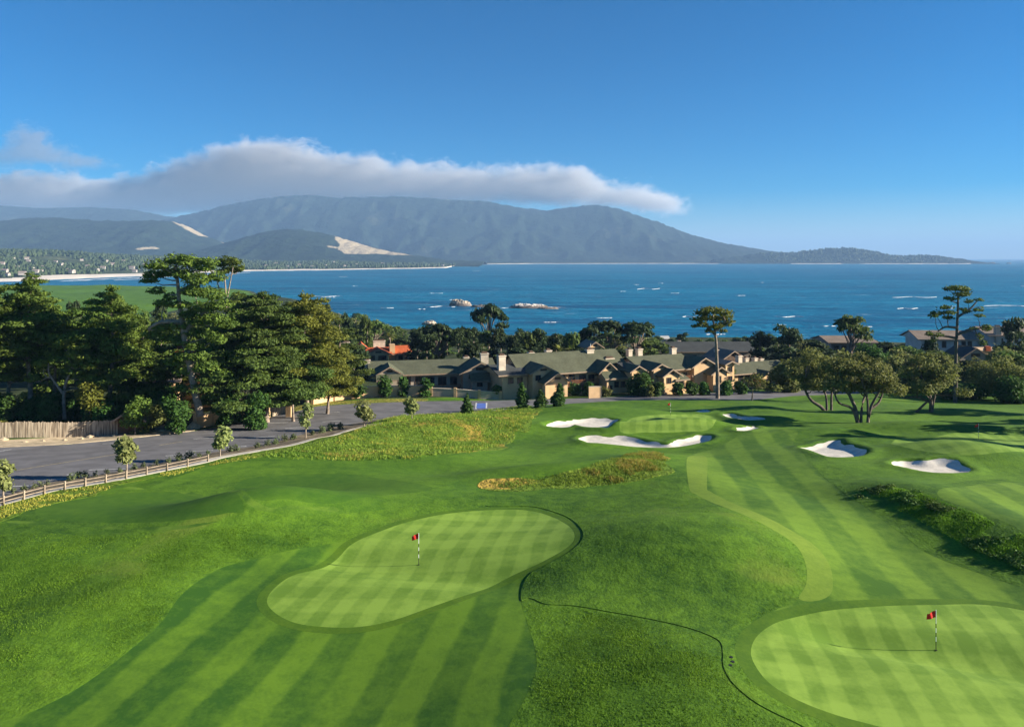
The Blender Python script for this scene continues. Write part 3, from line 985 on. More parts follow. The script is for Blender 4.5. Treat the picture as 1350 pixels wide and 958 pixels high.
cq = np.stack([ci[:-1, :-1].ravel(), ci[:-1, 1:].ravel(), ci[1:, 1:].ravel(), ci[1:, :-1].ravel()], 1)
isb = (Tc[:-1, :-1] < bsz[None, :-1]).ravel()
CV = np.stack([Xc.ravel(), Yc.ravel(), Zc.ravel()], 1)
tag(mesh_arrays('beach_sand', CV, [cq[isb]], M['beach'], smooth=True), kind='structure')
tag(mesh_arrays('far_coast_land', CV, [cq[~isb]], M['far_land'], smooth=True), kind='structure')


def far_z(px, t):
    i = np.clip(np.searchsorted(pcol, px), 0, len(pcol) - 1)
    y = ysh[i] + t * (0.35 if px > 596 else 1.0)
    x = (px - CX) / F * y
    z = min(t * 0.06, 5) + town_h[i] * float(smooth(60, 1500, t)) + float((vnoise(np.array([x]), np.array([y]), 0.004, 6)[0] - 0.5) * 14 * smooth(80, 400, t))
    return x, y, z


def hill(name, mat, sky_pts, Yf, Yr, Yb, rav=0.25, bare=(), nx=260, nyy=44, seed=0, fine=8.0):
    """a hill whose crest follows sky_pts (photo pixels seen at the crest's distance Yr), foot at Yf, back foot at Yb"""
    sp = np.array(sky_pts, float)
    px = np.linspace(sp[0, 0], sp[-1, 0], nx)
    crest = CAMZ - (np.interp(px, sp[:, 0], sp[:, 1]) - HY) / F * Yr
    crest += (vnoise(px, px * 0, 0.35, seed + 2) - 0.5) * fine
    v = np.linspace(0, 1, nyy)
    PX, VV = np.meshgrid(px, v)
    Y = np.where(VV < 0.72, Yf + (Yr - Yf) * VV / 0.72, Yr + (Yb - Yr) * (VV - 0.72) / 0.28)
    X = (PX - CX) / F * Yr
    s = np.where(VV < 0.72, smooth(-0.12, 0.78, VV) / smooth(-0.12, 0.78, np.array(0.72)), 1 - smooth(0.70, 1.0, VV))
    s = np.where(VV < 0.72, s, np.clip(s, 0, 1))
    rv = 1 - rav * (1 - s) * (np.abs(vnoise(X + Y * 0.45, Y * 0.5 - X * 0.2, 0.0016, seed) - 0.5) * 2 + 0.5 * np.abs(vnoise(X - Y * 0.3, Y * 0.5, 0.0035, seed + 7) - 0.5) * 2 + 0.6 * np.abs(vnoise(X, Y, 0.006, seed + 1) - 0.5) * 2) * 1.6
    Z = crest[None, :] * s * np.clip(rv, 0.3, 1) - 4 * (VV == 0) - 6 * (VV == 1)
    Z += (vnoise(X, Y, 0.02, seed + 5) - 0.5) * fine * 1.6 * (s > 0.05)
    i = np.arange(X.size).reshape(X.shape)
    q = np.stack([i[:-1, :-1].ravel(), i[:-1, 1:].ravel(), i[1:, 1:].ravel(), i[1:, :-1].ravel()], 1)
    o = mesh_arrays(name, np.stack([X.ravel(), Y.ravel(), Z.ravel()], 1), [q], mat, smooth=True)
    at_ = o.data.attributes.new('bare', 'FLOAT', 'POINT')
    b = np.zeros(X.shape)
    pyv = HY - (Z - CAMZ) / Y * F
    pxv = CX + X / Y * F
    for poly in bare:
        dd, ins = seg_dist(pxv.ravel(), pyv.ravel(), np.array(poly, float), True)
        b = np.maximum(b, np.where(ins, 0.5 + np.minimum(dd / 3, 0.5), 0.5 - np.minimum(dd / 3, 0.5)).reshape(X.shape))
    at_.data.foreach_set('value', b.ravel().astype(np.float32))
    return tag(o, kind='structure')


hill('mountain_ridge', M['hill_main'],
     [(110, 320), (160, 308), (200, 296), (240, 284), (300, 270), (340, 262), (370, 258), (410, 256), (450, 260), (480, 258.5), (520, 258), (560, 260), (600, 262), (640, 264), (680, 271), (715, 277), (745, 273), (775, 269.5), (800, 271),
      (825, 278), (850, 287), (880, 297), (920, 312), (950, 320), (975, 324), (1000, 329), (1020, 332), (1040, 333.5), (1080, 336), (1110, 339)], 7900, 9800, 12300, 0.5, seed=3, nx=340, fine=14)
hill('distant_ridge', M['hill_main'], [(-600, 270), (-300, 276), (-100, 272), (0, 270), (60, 274), (120, 272), (180, 276), (220, 284), (280, 290), (330, 300)], 8200, 10600, 12300, 0.4, seed=21)
hill('hillside', M['hill_near'],
     [(-600, 296), (-400, 285), (-200, 292), (-60, 290), (0, 292), (40, 287), (80, 286), (130, 290), (170, 291), (200, 290), (228, 291), (250, 299), (275, 312), (300, 321), (330, 331), (380, 338)], 5000, 6900, 7800, 0.45, seed=9, nx=240,
     bare=[[(222, 290), (232, 290), (252, 298), (275, 309), (276, 313), (262, 311), (240, 300)], [(285, 313), (300, 318), (312, 324), (306, 325), (292, 320)], [(175, 327), (205, 325), (215, 328), (180, 330)]], fine=9)
hill('wooded_hill', M['hill_near'],
     [(250, 334), (290, 324), (310, 317), (350, 305), (375, 302), (400, 302.5), (420, 306), (445, 311), (480, 323), (510, 330), (545, 336), (590, 343), (640, 345)], 5000, 6300, 7000, 0.4, seed=14, nx=180,
     bare=[[(442, 310), (452, 311), (470, 318), (490, 326), (520, 332), (548, 337), (520, 336), (480, 335), (455, 335), (445, 329), (448, 322), (440, 315)], [(430, 323), (444, 325), (444, 328), (430, 326)]], fine=7)
hill('headland', M['hill_main'],
     [(940, 342), (980, 337), (1000, 334), (1040, 334), (1060, 331), (1080, 330), (1095, 327.5), (1110, 328.5), (1122, 326.5), (1132, 331), (1142, 329.5), (1150, 332.5), (1158, 331.5), (1168, 336.5), (1180, 338.5), (1200, 337.5), (1220, 336.5),
      (1240, 338.5), (1262, 340.5), (1280, 344), (1292, 347.3)], 7420, 7800, 8300, 0.15, seed=31, nx=200, nyy=24, fine=10)

# far-off wood round the town: one mass
def blobs(pts, sizes, name, mat):
    """low rounded crowns, thousands of them: one far mass"""
    base = np.array([(0, 0, 1.0), (0.8, 0, 0.45), (0.25, 0.76, 0.45), (-0.65, 0.47, 0.45), (-0.65, -0.47, 0.45), (0.25, -0.76, 0.45), (0.6, 0.5, -0.2), (-0.2, 0.8, -0.2), (-0.8, 0, -0.2), (-0.2, -0.8, -0.2), (0.6, -0.5, -0.2)])
    tri = np.array([(0, 1, 2), (0, 2, 3), (0, 3, 4), (0, 4, 5), (0, 5, 1), (1, 6, 2), (2, 6, 7), (2, 7, 3), (3, 7, 8), (3, 8, 4), (4, 8, 9), (4, 9, 5), (5, 9, 10), (5, 10, 1), (1, 10, 6)])
    n = len(pts)
    r = RNG.uniform(0.75, 1.25, (n, len(base), 1))
    V = base[None] * r * sizes[:, None, :] + pts[:, None, :]
    T = tri[None] + (np.arange(n) * len(base))[:, None, None]
    return mesh_arrays(name, V.reshape(-1, 3), [T.reshape(-1, 3)], mat)


pts, szs = [], []
for _ in range(9000):
    px = RNG.uniform(-200, 600)
    t = RNG.uniform(0, 1) ** 1.3 * 2100 + (190 if px < 320 else 70)
    x, y, z = far_z(px, t)
    if vnoise(np.array([x]), np.array([y]), 0.006, 12)[0] < 0.30:
        continue
    h = RNG.uniform(7, 15) * (y / 4300) ** 0.3
    pts.append((x, y, z + h * 0.3))
    szs.append((h * RNG.uniform(0.5, 0.9), h * 0.7, h))
tag(blobs(np.array(pts), np.array(szs), 'far_woodland', M['far_trees']), kind='stuff')
pts, szs = [], []
for _ in range(2600):        # trees on the headland and along the mountain's crest
    px = RNG.uniform(1000, 1240)
    y = RNG.uniform(7500, 7900)
    top = np.interp(px, [1000, 1040, 1095, 1125, 1150, 1180, 1220, 1262], [334, 334, 328, 327, 332, 338, 337, 340.5])
    s = float(smooth(7380, 7800, y))
    z = (CAMZ - (top - HY) / F * 7800) * s * RNG.uniform(0.75, 1.0)
    h = RNG.uniform(8, 20)
    pts.append(((px - CX) / F * 7800, y, z))
    szs.append((h * 0.7, h * 0.7, h))
tag(blobs(np.array(pts), np.array(szs), 'headland_woodland', M['far_trees']), kind='stuff')

# houses of the far town
hb = MB()
hb.box(-6, 6, -4, 4, 0, 5)
hw = np.vstack(hb.v)
fh = MB()
fh.box(-6, 6, -4, 4, 0, 5.5)
nw = 6
fh.add([(-6.6, -4.8, 5.3), (6.6, -4.8, 5.3), (6.6, 4.8, 5.3), (-6.6, 4.8, 5.3), (-6.6, 0, 8.2), (6.6, 0, 8.2)], [(0, 1, 5, 4), (2, 3, 4, 5)], [(0, 4, 3), (1, 2, 5)])
proto_fh = mesh_arrays('town_house', np.vstack(fh.v), [np.vstack(fh.q), np.vstack(fh.t)], [M['far_house'], M['far_roof']], mat_idx=[0] * nw + [1, 1, 0, 0])
k = 0
TOWN = [(14, 366), (40, 344), (45, 355), (50, 359), (38, 341), (60, 352), (57, 358), (92, 356), (98, 359), (130, 357), (138, 354), (84, 349), (118, 351), (26, 352), (10, 358), (176, 354), (180, 358), (70, 357), (76, 345), (110, 343),
        (150, 349), (165, 345), (5, 349), (33, 362), (20, 341), (190, 350), (142, 345), (206, 352), (340, 349), (352, 351), (365, 348), (380, 351), (395, 350), (412, 352), (430, 350), (455, 351), (470, 349), (492, 351), (505, 348),
        (520, 351), (540, 350), (555, 351), (565, 350), (575, 352), (584, 350), (440, 346), (478, 345), (400, 344), (425, 342), (360, 343)]
for (px, py) in TOWN:
    # the place on the far land that shows at this height
    best = min(np.arange(170, 2300, 15), key=lambda t: abs(HY + (CAMZ - far_z(px, t)[2] - 7) / far_z(px, t)[1] * F - py))
    x, y, z = far_z(px, float(best))
    o = proto_fh if k == 0 else proto_fh.copy()
    if k:
        COL.objects.link(o)
    o.location = (x, y - 12, z + 5.0)
    o.rotation_euler = (0, 0, RNG.uniform(-0.6, 0.6))
    s = RNG.uniform(0.8, 1.5)
    o.scale = (s, s, s * 0.95)
    if py > 0 and px < 250:
        tag(o, 'pale small house among the dark trees of the hillside town behind the beach', 'house', 'houses of the hillside town behind the beach')
    else:
        tag(o, 'pale small house on the low wooded shore under the bare tan slope', 'house', 'houses on the low wooded shore')
    k += 1

# surf, as ragged sheets of foam lying on the water
def foam(pts, wid, name='surf_foam', seed=0, z=0.25):
    mb = MB()
    P_ = spline(pts, False, 8)
    n = len(P_)
    d = np.gradient(P_, axis=0)
    d /= np.linalg.norm(d, axis=1)[:, None]
    nn = np.stack([-d[:, 1], d[:, 0]], 1)
    t = np.linspace(0, 1, n)
    wid = wid * (1.0 if wid > 20 else 0.4)
    w = wid * (0.25 + (vnoise(t * 23, t * 0 + seed, 1.0, seed + 3) > 0.48)) * (np.sin(np.pi * t) ** 0.4) * (0.45 + 0.9 * vnoise(t * 40, t * 0 + seed, 1.0, seed))
    a = P_ + nn * w[:, None] * 0.5
    b = P_ - nn * w[:, None] * 0.5
    v = np.vstack([np.c_[a, np.full(n, z)], np.c_[P_, np.full(n, z + 0.5)], np.c_[b, np.full(n, z)]])
    q = [(i, i + 1, n + i + 1, n + i) for i in range(n - 1)] + [(n + i, n + i + 1, 2 * n + i + 1, 2 * n + i) for i in range(n - 1)]
    mb.add(v, q)
    return mb


def sea(px, py):
    Y = CAMZ / (py - HY) * F
    return ((px - CX) / F * Y, Y)


fm = MB()
for (x0, x1, py, wid, sd_) in [(1176, 1235, 392, 9, 1), (1183, 1210, 407, 8, 2), (1297, 1420, 403.5, 16, 3), (410, 452, 391, 8, 4), (690, 745, 405.8, 6, 5), (560, 600, 404.5, 3, 6), (1345, 1400, 377, 14, 7), (840, 870, 381, 4, 8),
                                (900, 925, 418, 3, 9), (1020, 1060, 418, 3, 11), (1110, 1150, 431, 2.5, 12)]:
    part = foam([sea(x0 + (x1 - x0) * u, py + 0.5 * math.sin(u * 9 + sd_)) for u in np.linspace(0, 1, 7)], wid, seed=sd_)
    fm.add(np.vstack(part.v), np.vstack(part.q))
for q_ in range(26):        # scattered whitecaps
    px_, py_ = RNG.uniform(380, 1400), 350 + 92 * RNG.random() ** 1.2
    x_, y_ = sea(px_, py_)
    if y_ < np.interp(x_, SHX, SHY) + 15 or y_ > 6500:
        continue
    L_ = RNG.uniform(5, 16) * (0.6 + y_ / 1500)
    part = foam([(x_ + L_ * (u - 0.5), y_ + RNG.uniform(-1, 1)) for u in np.linspace(0, 1, 5)], RNG.uniform(0.6, 1.4) * (0.5 + y_ / 1600), seed=100 + q_)
    fm.add(np.vstack(part.v), np.vstack(part.q))
for (a, b, wid) in [(1, 40, 60), (130, 330, 45), (345, 585, 40), (600, 655, 90), (690, 830, 90), (1060, 1130, 30), (1140, 1290, 30)]:
    pxs = np.linspace(a, b, 14)
    yy = np.interp(pxs, pcol, ysh) - 20
    part = foam([((p - CX) / F * y, y) for p, y in zip(pxs, yy)], wid, seed=int(a), z=1.0)
    fm.add(np.vstack(part.v), np.vstack(part.q))
for (a, b, off, wid) in [(80, 200, 180, 40), (150, 330, 330, 35), (605, 650, 500, 60)]:
    pxs = np.linspace(a, b, 12)
    yy = np.interp(pxs, pcol, ysh) - off
    part = foam([((p - CX) / F * y, y) for p, y in zip(pxs, yy)], wid, seed=int(a) + 3, z=0.6)
    fm.add(np.vstack(part.v), np.vstack(part.q))
tag(fm.build('surf_foam', M['foam'], smooth=True), kind='stuff')

# haze: one even box of air round everything
def haze():
    m, nt, out = new_mat('haze_air')
    N = NT(nt)
    v = N.node('ShaderNodeVolumePrincipled')
    v.inputs['Color'].default_value = (0.31, 0.53, 0.87, 1)
    v.inputs['Density'].default_value = 6.2e-5
    v.inputs['Anisotropy'].default_value = 0.0
    N.link(v.outputs[0], out.inputs['Volume'])
    mb = MB()
    mb.box(-42000, 42000, -3000, 41500, -16, 905)
    o = mb.build('haze', m)
    return tag(o, kind='stuff')


haze()


# clouds: real volumes beyond and above the haze
def cloud(name, label, x0, x1, y0, y1, z0, z1, prof_top, prof_bot, dens, ns, seed, amp=0.3, white=0.97):
    m, nt, out = new_mat(name + '_vapour')
    N = NT(nt)
    g = N.node('ShaderNodeTexCoord').outputs['Object']
    sep = N.node('ShaderNodeSeparateXYZ')
    N.link(g, sep.inputs[0])
    ux = N.math('DIVIDE', sep.outputs[0], (x1 - x0))
    uy = N.math('DIVIDE', sep.outputs[1], (y1 - y0))
    uz = N.math('DIVIDE', sep.outputs[2], (z1 - z0))

    def curve(pts):
        c = N.node('ShaderNodeFloatCurve')
        cv = c.mapping.curves[0]
        pts = sorted(pts)
        while len(cv.points) < len(pts):
            cv.points.new(0.5, 0.5)
        for p_, (a, b) in zip(cv.points, pts):
            p_.location = (a, b)
        c.mapping.update()
        N.link(ux, c.inputs['Value'])
        return c.outputs[0]
    top, bot = curve(prof_top), curve(prof_bot)
    off = N.node('ShaderNodeVectorMath', operation='ADD')
    N.link(g, off.inputs[0])
    off.inputs[1].default_value = (seed * 7013.0, seed * 1291.0, 0)
    n1 = N.noise(N.scaled(off.outputs[0], (ns, ns, ns * 1.5)), 1.0, 8, 0.66, 0.5)
    n2 = N.noise(N.scaled(off.outputs[0], (ns * 0.28, ns * 0.28, ns * 0.4)), 1.0, 2)
    nn = N.math('MULTIPLY_ADD', n1, 0.65, N.math('MULTIPLY', n2, 0.35))
    nn = N.math('MULTIPLY', N.math('SUBTRACT', nn, 0.5), amp * 2.2)
    bell = N.math('MULTIPLY', N.ramp(uy, 0.0, 0.4), N.ramp(uy, 1.0, 0.6))
    eff = N.math('MULTIPLY_ADD', N.math('SUBTRACT', top, bot), N.math('MULTIPLY_ADD', bell, 0.5, 0.5), bot)
    dt = N.math('ADD', N.math('SUBTRACT', eff, uz), nn)
    db = N.math('ADD', N.math('SUBTRACT', uz, bot), N.math('MULTIPLY', nn, 0.5))
    d = N.math('MULTIPLY', N.ramp(dt, 0.0, 0.13), N.ramp(db, 0.0, 0.16))
    d = N.math('MULTIPLY', d, bell)
    d = N.math('MULTIPLY', d, N.math('MULTIPLY', N.ramp(ux, 0.0, 0.04), N.ramp(ux, 1.0, 0.97)))
    d = N.math('MULTIPLY', d, dens)
    v = N.node('ShaderNodeVolumePrincipled')
    v.inputs['Color'].default_value = (white, white, min(1, white * 1.04), 1)
    v.inputs['Anisotropy'].default_value = 0.2
    N.link(d, v.inputs['Density'])
    N.link(v.outputs[0], out.inputs['Volume'])
    try:
        m.cycles.volume_step_rate = 0.035
    except Exception:
        pass
    mb = MB()
    mb.box(0, x1 - x0, 0, y1 - y0, 0, z1 - z0)
    o = mb.build(name, m, loc=(x0, y0, z0))
    return tag(o, label, 'cloud', kind='thing')


CY = 15500.0


def cprof(pix, x0, x1, z0, z1):
    out_ = []
    for px, py in pix:
        X = (px - CX) / F * CY
        Z = CAMZ - (py - HY) / F * CY
        out_.append((min(1, max(0, (X - x0) / (x1 - x0))), min(1, max(0, (Z - z0) / (z1 - z0)))))
    return out_


bx0, bx1, bz0, bz1 = -14500.0, 4000.0, 915.0, 2600.0
cloud('cloud_bank', 'long grey cloud bank with bright upper edge lying on the mountain ridge', bx0, bx1, 14500, 17000, bz0, bz1,
      cprof([(-260, 225), (-100, 222), (0, 226), (60, 227), (130, 232), (170, 229), (205, 212), (250, 198), (290, 189), (340, 186), (400, 189), (440, 202), (500, 209), (560, 214), (620, 217), (700, 218), (770, 221), (800, 235), (850, 241),
             (885, 252), (908, 266), (930, 284)], bx0, bx1, bz0, bz1),
      cprof([(-260, 300), (0, 300), (250, 290), (400, 272), (650, 272), (750, 272), (850, 280), (900, 286), (935, 286)], bx0, bx1, bz0, bz1), 0.0022, 0.0026, 1, 0.52)
wx0, wx1, wz0, wz1 = -12500.0, -8000.0, 1700.0, 3000.0
cloud('cloud_wisp', 'small cloud wisp tinted dark as if in shadow, floating above the left end of the cloud bank', wx0, wx1, 14800, 16000, wz0, wz1,
      cprof([(-130, 205), (-40, 195), (0, 196), (20, 180), (40, 170), (60, 178), (90, 197), (125, 203), (150, 214)], wx0, wx1, wz0, wz1),
      cprof([(-130, 225), (0, 221), (60, 222), (130, 222), (150, 220)], wx0, wx1, wz0, wz1), 0.0011, 0.0036, 5, 0.75, 0.62)  # the wisp's shadowed look is put into its vapour colour
# ------------------------------------------------------------------ foliage builders
def leaf_quads(pads, per, size, asp=0.5, rng=None, shell=0.45, flat=0.6, upb=0.6):
    rng = rng or RNG
    pads = np.asarray(pads, float)
    area = (pads[:, 3] * pads[:, 4] + pads[:, 3] * pads[:, 5] + pads[:, 4] * pads[:, 5]) * 4.19
    n = np.maximum(6, (area * per)).astype(int)
    ix = np.repeat(np.arange(len(pads)), n)
    N_ = len(ix)
    u = rng.normal(size=(N_, 3))
    u /= np.linalg.norm(u, axis=1)[:, None]
    r = shell + (1.08 - shell) * rng.random(N_) ** 0.7
    lump = 0.72 + 0.56 * vnoise(u[:, 0] * 2.2 + ix * 3.1 + 50, u[:, 1] * 2.2 + u[:, 2] * 2.2 + 50, 1.0, 3)
    loc = u * (r * lump)[:, None]
    loc[:, 2] = np.where(loc[:, 2] < 0, loc[:, 2] * flat, loc[:, 2])
    c = pads[ix, :3] + loc * pads[ix, 3:6]
    nrm = u * 0.55 + np.array([0, 0, upb]) + rng.normal(size=(N_, 3)) * 0.5
    nrm /= np.linalg.norm(nrm, axis=1)[:, None]
    t = np.cross(nrm, rng.normal(size=(N_, 3)))
    t /= np.linalg.norm(t, axis=1)[:, None] + 1e-9
    b = np.cross(nrm, t)
    s = size * rng.uniform(0.6, 1.4, N_)
    t *= s[:, None]
    b *= (s * asp)[:, None]
    V = np.stack([c - t - b * 0.6, c - t * 0.1 - b, c + t, c - t * 0.1 + b], 1).reshape(-1, 3)
    Q = np.arange(N_ * 4).reshape(-1, 4)
    return V, Q


def limb(mb, a, b, r0, r1, sag=0.0, seg=5, n=5, wob=0.0):
    a, b = np.array(a, float), np.array(b, float)
    t = np.linspace(0, 1, n)[:, None]
    p = a + (b - a) * t
    p[:, 2] += sag * np.sin(np.pi * t[:, 0])
    if wob:
        p[1:-1] += RNG.normal(size=(n - 2, 3)) * wob
    mb.tube(p, np.linspace(r0, r1, n), seg)


def finish_tree(name, loc, label, cat, group, trunk_mb, pads, per, size, asp, fol, bark, **kw):
    root = thing(name, loc, label, cat, group)
    trunk_mb.build('trunk', M[bark], root, smooth=True)
    V, Q = leaf_quads(pads, per, size, asp, **kw)
    mesh_arrays('crown', V, [Q], M[fol], root)
    return root


def conifer(name, loc, label, cat, H, z0, R, fol='pine', bark='bark_grey', group=None, lev=11, lean=(0, 0), power=0.75, tr=None, per=9.0, size=0.34, flatn=0.42, top=0.18, gap=0.0, ky=1.0):
    """layered pine: whorls of flat needle pads on limbs round a tapering, slightly bent trunk"""
    mb = MB()
    tr = tr or H * 0.019
    zz = np.linspace(0, H * 0.97, 9)
    cx = lean[0] * (zz / H) ** 1.3 + np.sin(zz * 0.35 + RNG.uniform(0, 6)) * 0.18
    cy = lean[1] * (zz / H) ** 1.3 + np.cos(zz * 0.3 + RNG.uniform(0, 6)) * 0.18
    mb.tube(np.stack([cx, cy, zz - 0.3 * (zz == 0)], 1), tr * (1 - 0.85 * zz / H) * (1 + 0.5 * (zz == 0)), 8)
    pads = []
    for i in range(lev):
        t = i / (lev - 1)
        z = z0 + (H - z0) * t * 0.96
        rad = R * ((1 - t) ** power * (1 - top) + top) * (0.72 + 0.28 * min(1, t * 5 + 0.35))
        ax, ay = np.interp(z, zz, cx), np.interp(z, zz, cy)
        kk = max(3, int(RNG.integers(4, 7) * (0.5 + 0.5 * rad / R)))
        a0 = RNG.uniform(0, 6.28)
        for j in range(kk):
            if RNG.random() < gap:
                continue
            an = a0 + j * 6.283 / kk + RNG.uniform(-0.35, 0.35)
            L = rad * RNG.uniform(0.45, 1.0)
            pr = max(0.55, min(2.1, rad * RNG.uniform(0.32, 0.5)))
            zc = z + RNG.uniform(-0.5, 0.5) + 0.12 * L
            px_, py_ = ax + math.cos(an) * L, ay + math.sin(an) * L * ky
            pads.append((px_, py_, zc, pr * 1.1, pr * 1.1, pr * flatn * RNG.uniform(0.8, 1.3)))
            if L > 2.0:
                pads.append((ax + math.cos(an + 0.25) * L * 0.55, ay + math.sin(an + 0.25) * L * 0.55 * ky, zc - 0.2, pr * 0.8, pr * 0.8, pr * flatn * 0.8))
            limb(mb, (ax, ay, z - 0.3 - 0.12 * L), (px_, py_, zc - pr * 0.15), tr * 0.32 * (1 - 0.6 * t), 0.03, 0.0, 4, 4, 0.08)
        if t > 0.8:
            pads.append((ax, ay, z + 0.3, rad * 0.5 + 0.2, rad * 0.5 + 0.2, 0.7))
    return finish_tree(name, loc, label, cat, group, mb, pads, per, size, 0.42, fol, bark)


def px_tree(name, label, cat, base, Yd, trunks, pads_px, fol, bark, per=8.0, size=0.33, asp=0.45, group=None, depth=0.8, limbs=True, r0=0.35, flat=0.6, taper=0.3, limb_r=0.3):
    """a tree whose trunk lines and leaf pads are given as they show in the photo; each pad gets a depth of its own round the trunk"""
    g = base
    kx = Yd / F
    def L(px, py):
        p = W(px, py, Yd)
        return np.array([p.x - g[0], 0.0, p.z - g[2]])
    mb = MB()
    lines = []
    for ti, tr in enumerate(trunks):
        pts = np.array([L(*q) for q in tr])
        if ti:
            pts[:, 1] += np.linspace(0, RNG.uniform(-1.2, 1.2), len(pts))
        if abs(pts[0, 2]) < 1.2:
            pts[0, 2] = -0.3
        pts = spline(pts, False, 4)
        rr = r0 * (1.0 if ti == 0 else 0.7) * np.linspace(1.0, taper, len(pts))
        mb.tube(pts, rr, 8)
        lines.append(pts)
    allp = np.vstack(lines)
    pads = []
    for (px, py, rx, rz) in pads_px:
        c = L(px, py)
        rx_, rz_ = rx * kx, rz * kx
        c[1] = RNG.uniform(-1, 1) * depth * max(rx_, 1.0)
        pads.append((c[0], c[1], c[2], rx_, rx_ * 0.9, rz_))
        k = np.argmin(np.linalg.norm(allp - c - np.array([0, 0, -1.2]), axis=1) + 0.6 * np.maximum(0, allp[:, 2] - c[2] + 0.3))
        if limbs:
            limb(mb, allp[k], c - np.array([0, 0, rz_ * 0.25]), r0 * limb_r, 0.035, -0.15, 5, 5, 0.1)
    return finish_tree(name, Vector(g), label, cat, group, mb, pads, per, size, asp, fol, bark, flat=flat)


def on_ground(px, Y, dz=0.0):
    x = (px - CX) / F * Y
    return Vector((x, Y, (ground_z(x, Y) if Y < 212 else float(base_z(np.array([x]), np.array([Y]))[0])) + dz))


# ------------------------------------------------------------------ the pines along the car park (left)
def hgt(g, py):
    return CAMZ - (py - HY) / F * g.y - g.z


g = on_ground(262, 116)
px_tree('pine_tree', 'tallest pine of the left grove, long pale leaning trunk and flat umbrella top', 'tree', g, g.y,
        [[(264, 548), (256, 510), (250, 480), (243, 445), (239, 420), (236, 395), (234, 370), (230, 350)], [(243, 440), (268, 412), (290, 405)], [(240, 425), (215, 424), (200, 432)], [(236, 385), (262, 372), (280, 360)]],
        [(200, 363, 16, 7), (213, 350, 18, 8), (232, 343, 20, 8), (252, 346, 18, 9), (268, 352, 16, 9), (278, 346, 12, 7), (222, 360, 18, 7), (245, 362, 18, 9), (266, 368, 18, 10), (285, 366, 14, 8),
         (196, 370, 12, 5), (258, 384, 18, 10), (276, 388, 18, 10), (290, 402, 17, 9), (268, 406, 18, 9), (282, 420, 19, 9), (296, 428, 16, 9), (262, 424, 14, 7), (222, 392, 10, 6), (214, 400, 12, 6),
         (204, 384, 12, 6), (212, 432, 14, 7), (198, 440, 12, 7), (222, 446, 14, 7), (275, 440, 14, 7), (288, 448, 12, 7), (238, 402, 13, 6), (250, 415, 14, 7), (236, 430, 12, 6), (254, 438, 14, 7), (240, 452, 13, 6), (258, 456, 14, 7), (246, 470, 13, 7), (264, 470, 14, 7), (228, 478, 16, 8), (242, 490, 15, 7), (272, 484, 18, 8), (290, 494, 15, 8), (232, 512, 14, 7)],
        'pine', 'bark_pale', per=17, size=0.27, r0=0.62, taper=0.3, limb_r=0.22)
g = on_ground(300, 146)
px_tree('pine_tree', 'slender pine with bare pale stems and small round top behind the tallest pine', 'tree', g, g.y,
        [[(300, 520), (300, 440), (298, 400), (297, 375), (294, 350)], [(298, 400), (304, 376), (310, 352)], [(298, 405), (290, 380), (286, 362)]],
        [(300, 343, 13, 6), (310, 346, 11, 6), (292, 348, 11, 6), (306, 356, 12, 6), (296, 358, 9, 5), (316, 354, 7, 5), (312, 390, 10, 5), (302, 398, 12, 6), (290, 405, 10, 6), (308, 410, 12, 6)],
        'pine', 'bark_pale', per=14, size=0.28, r0=0.26, taper=0.35)
L1 = [
    # px, Y, top py, half width px, crown bottom py, label, kind, lev, power
    (38, 120, 363, 40, 470, 'broad dark pine with pointed crown near the left edge, taller than its neighbours', 'pine', 13, 0.62),
    (-12, 117, 372, 34, 480, 'pine cut by the left edge of the photo behind the board fence', 'pine', 12, 0.6),
    (146, 121, 378, 44, 500, 'pointed bright green pine standing between the forked tree and the tallest pine', 'pine', 14, 0.7),
    (192, 124, 424, 36, 530, 'shorter pine directly left of the tallest pine trunk', 'pine', 11, 0.6),
    (118, 128, 398, 32, 470, 'dark pine mostly hidden behind the pointed bright green pine', 'pine', 10, 0.6),
    (72, 124, 406, 30, 480, 'dark pine behind the pale forked tree', 'pine', 10, 0.55),
    (352, 126, 386, 50, 500, 'wide dark cypress with sweeping layered boughs right of the tallest pine', 'cypress', 13, 0.5),
    (404, 131, 388, 46, 505, 'dark pine with peaked bushy crown at the right end of the left grove', 'pine_olive', 13, 0.55),
    (432, 137, 448, 30, 520, 'low rounded pine at the right foot of the grove beside the tan wall', 'pine_olive', 9, 0.5),
    (325, 121, 456, 56, 535, 'spreading low cypress with flat dark boughs reaching over the car park edge', 'cypress', 10, 0.4),
    (388, 127, 462, 42, 528, 'dense low cypress above the small grey gate', 'cypress', 10, 0.45),
    (308, 133, 405, 36, 500, 'bushy pine filling the gap right of the tallest pine trunk', 'pine', 12, 0.5),
    (12, 120, 400, 30, 500, 'dark pine behind the broad dark pine at the left edge', 'pine', 10, 0.6),
]
for (px, Y, top) in [(-30, 134, 412), (62, 146, 416), (108, 150, 410), (172, 148, 406), (214, 148, 414), (262, 152, 402), (330, 152, 404), (378, 152, 398), (420, 154, 410), (446, 160, 422), (290, 150, 430)]:
    L1.append((px, Y, top, RNG.uniform(24, 32), RNG.uniform(500, 530), 'dark pine crowded in the back rows of the left grove', 'cypress' if px > 250 else 'pine', 9, 0.55))
for (px, Y, top, hw_, cb, lab, fo, lev, pw) in L1:
    g = on_ground(px, Y)
    H_ = hgt(g, top)
    cyp = fo == 'cypress'
    conifer('cypress_tree' if cyp else 'pine_tree', g, lab, 'tree', H_, max(1.2, hgt(g, cb)), hw_ * Y / F * 1.3, fo, 'bark_grey', 'back row pines of the left grove' if 'back rows' in lab else None, lev, (RNG.uniform(-0.6, 0.6), 0), pw,
            flatn=0.3 if cyp else 0.45, per=15, size=0.27, gap=0.04)
g = on_ground(88, 117)
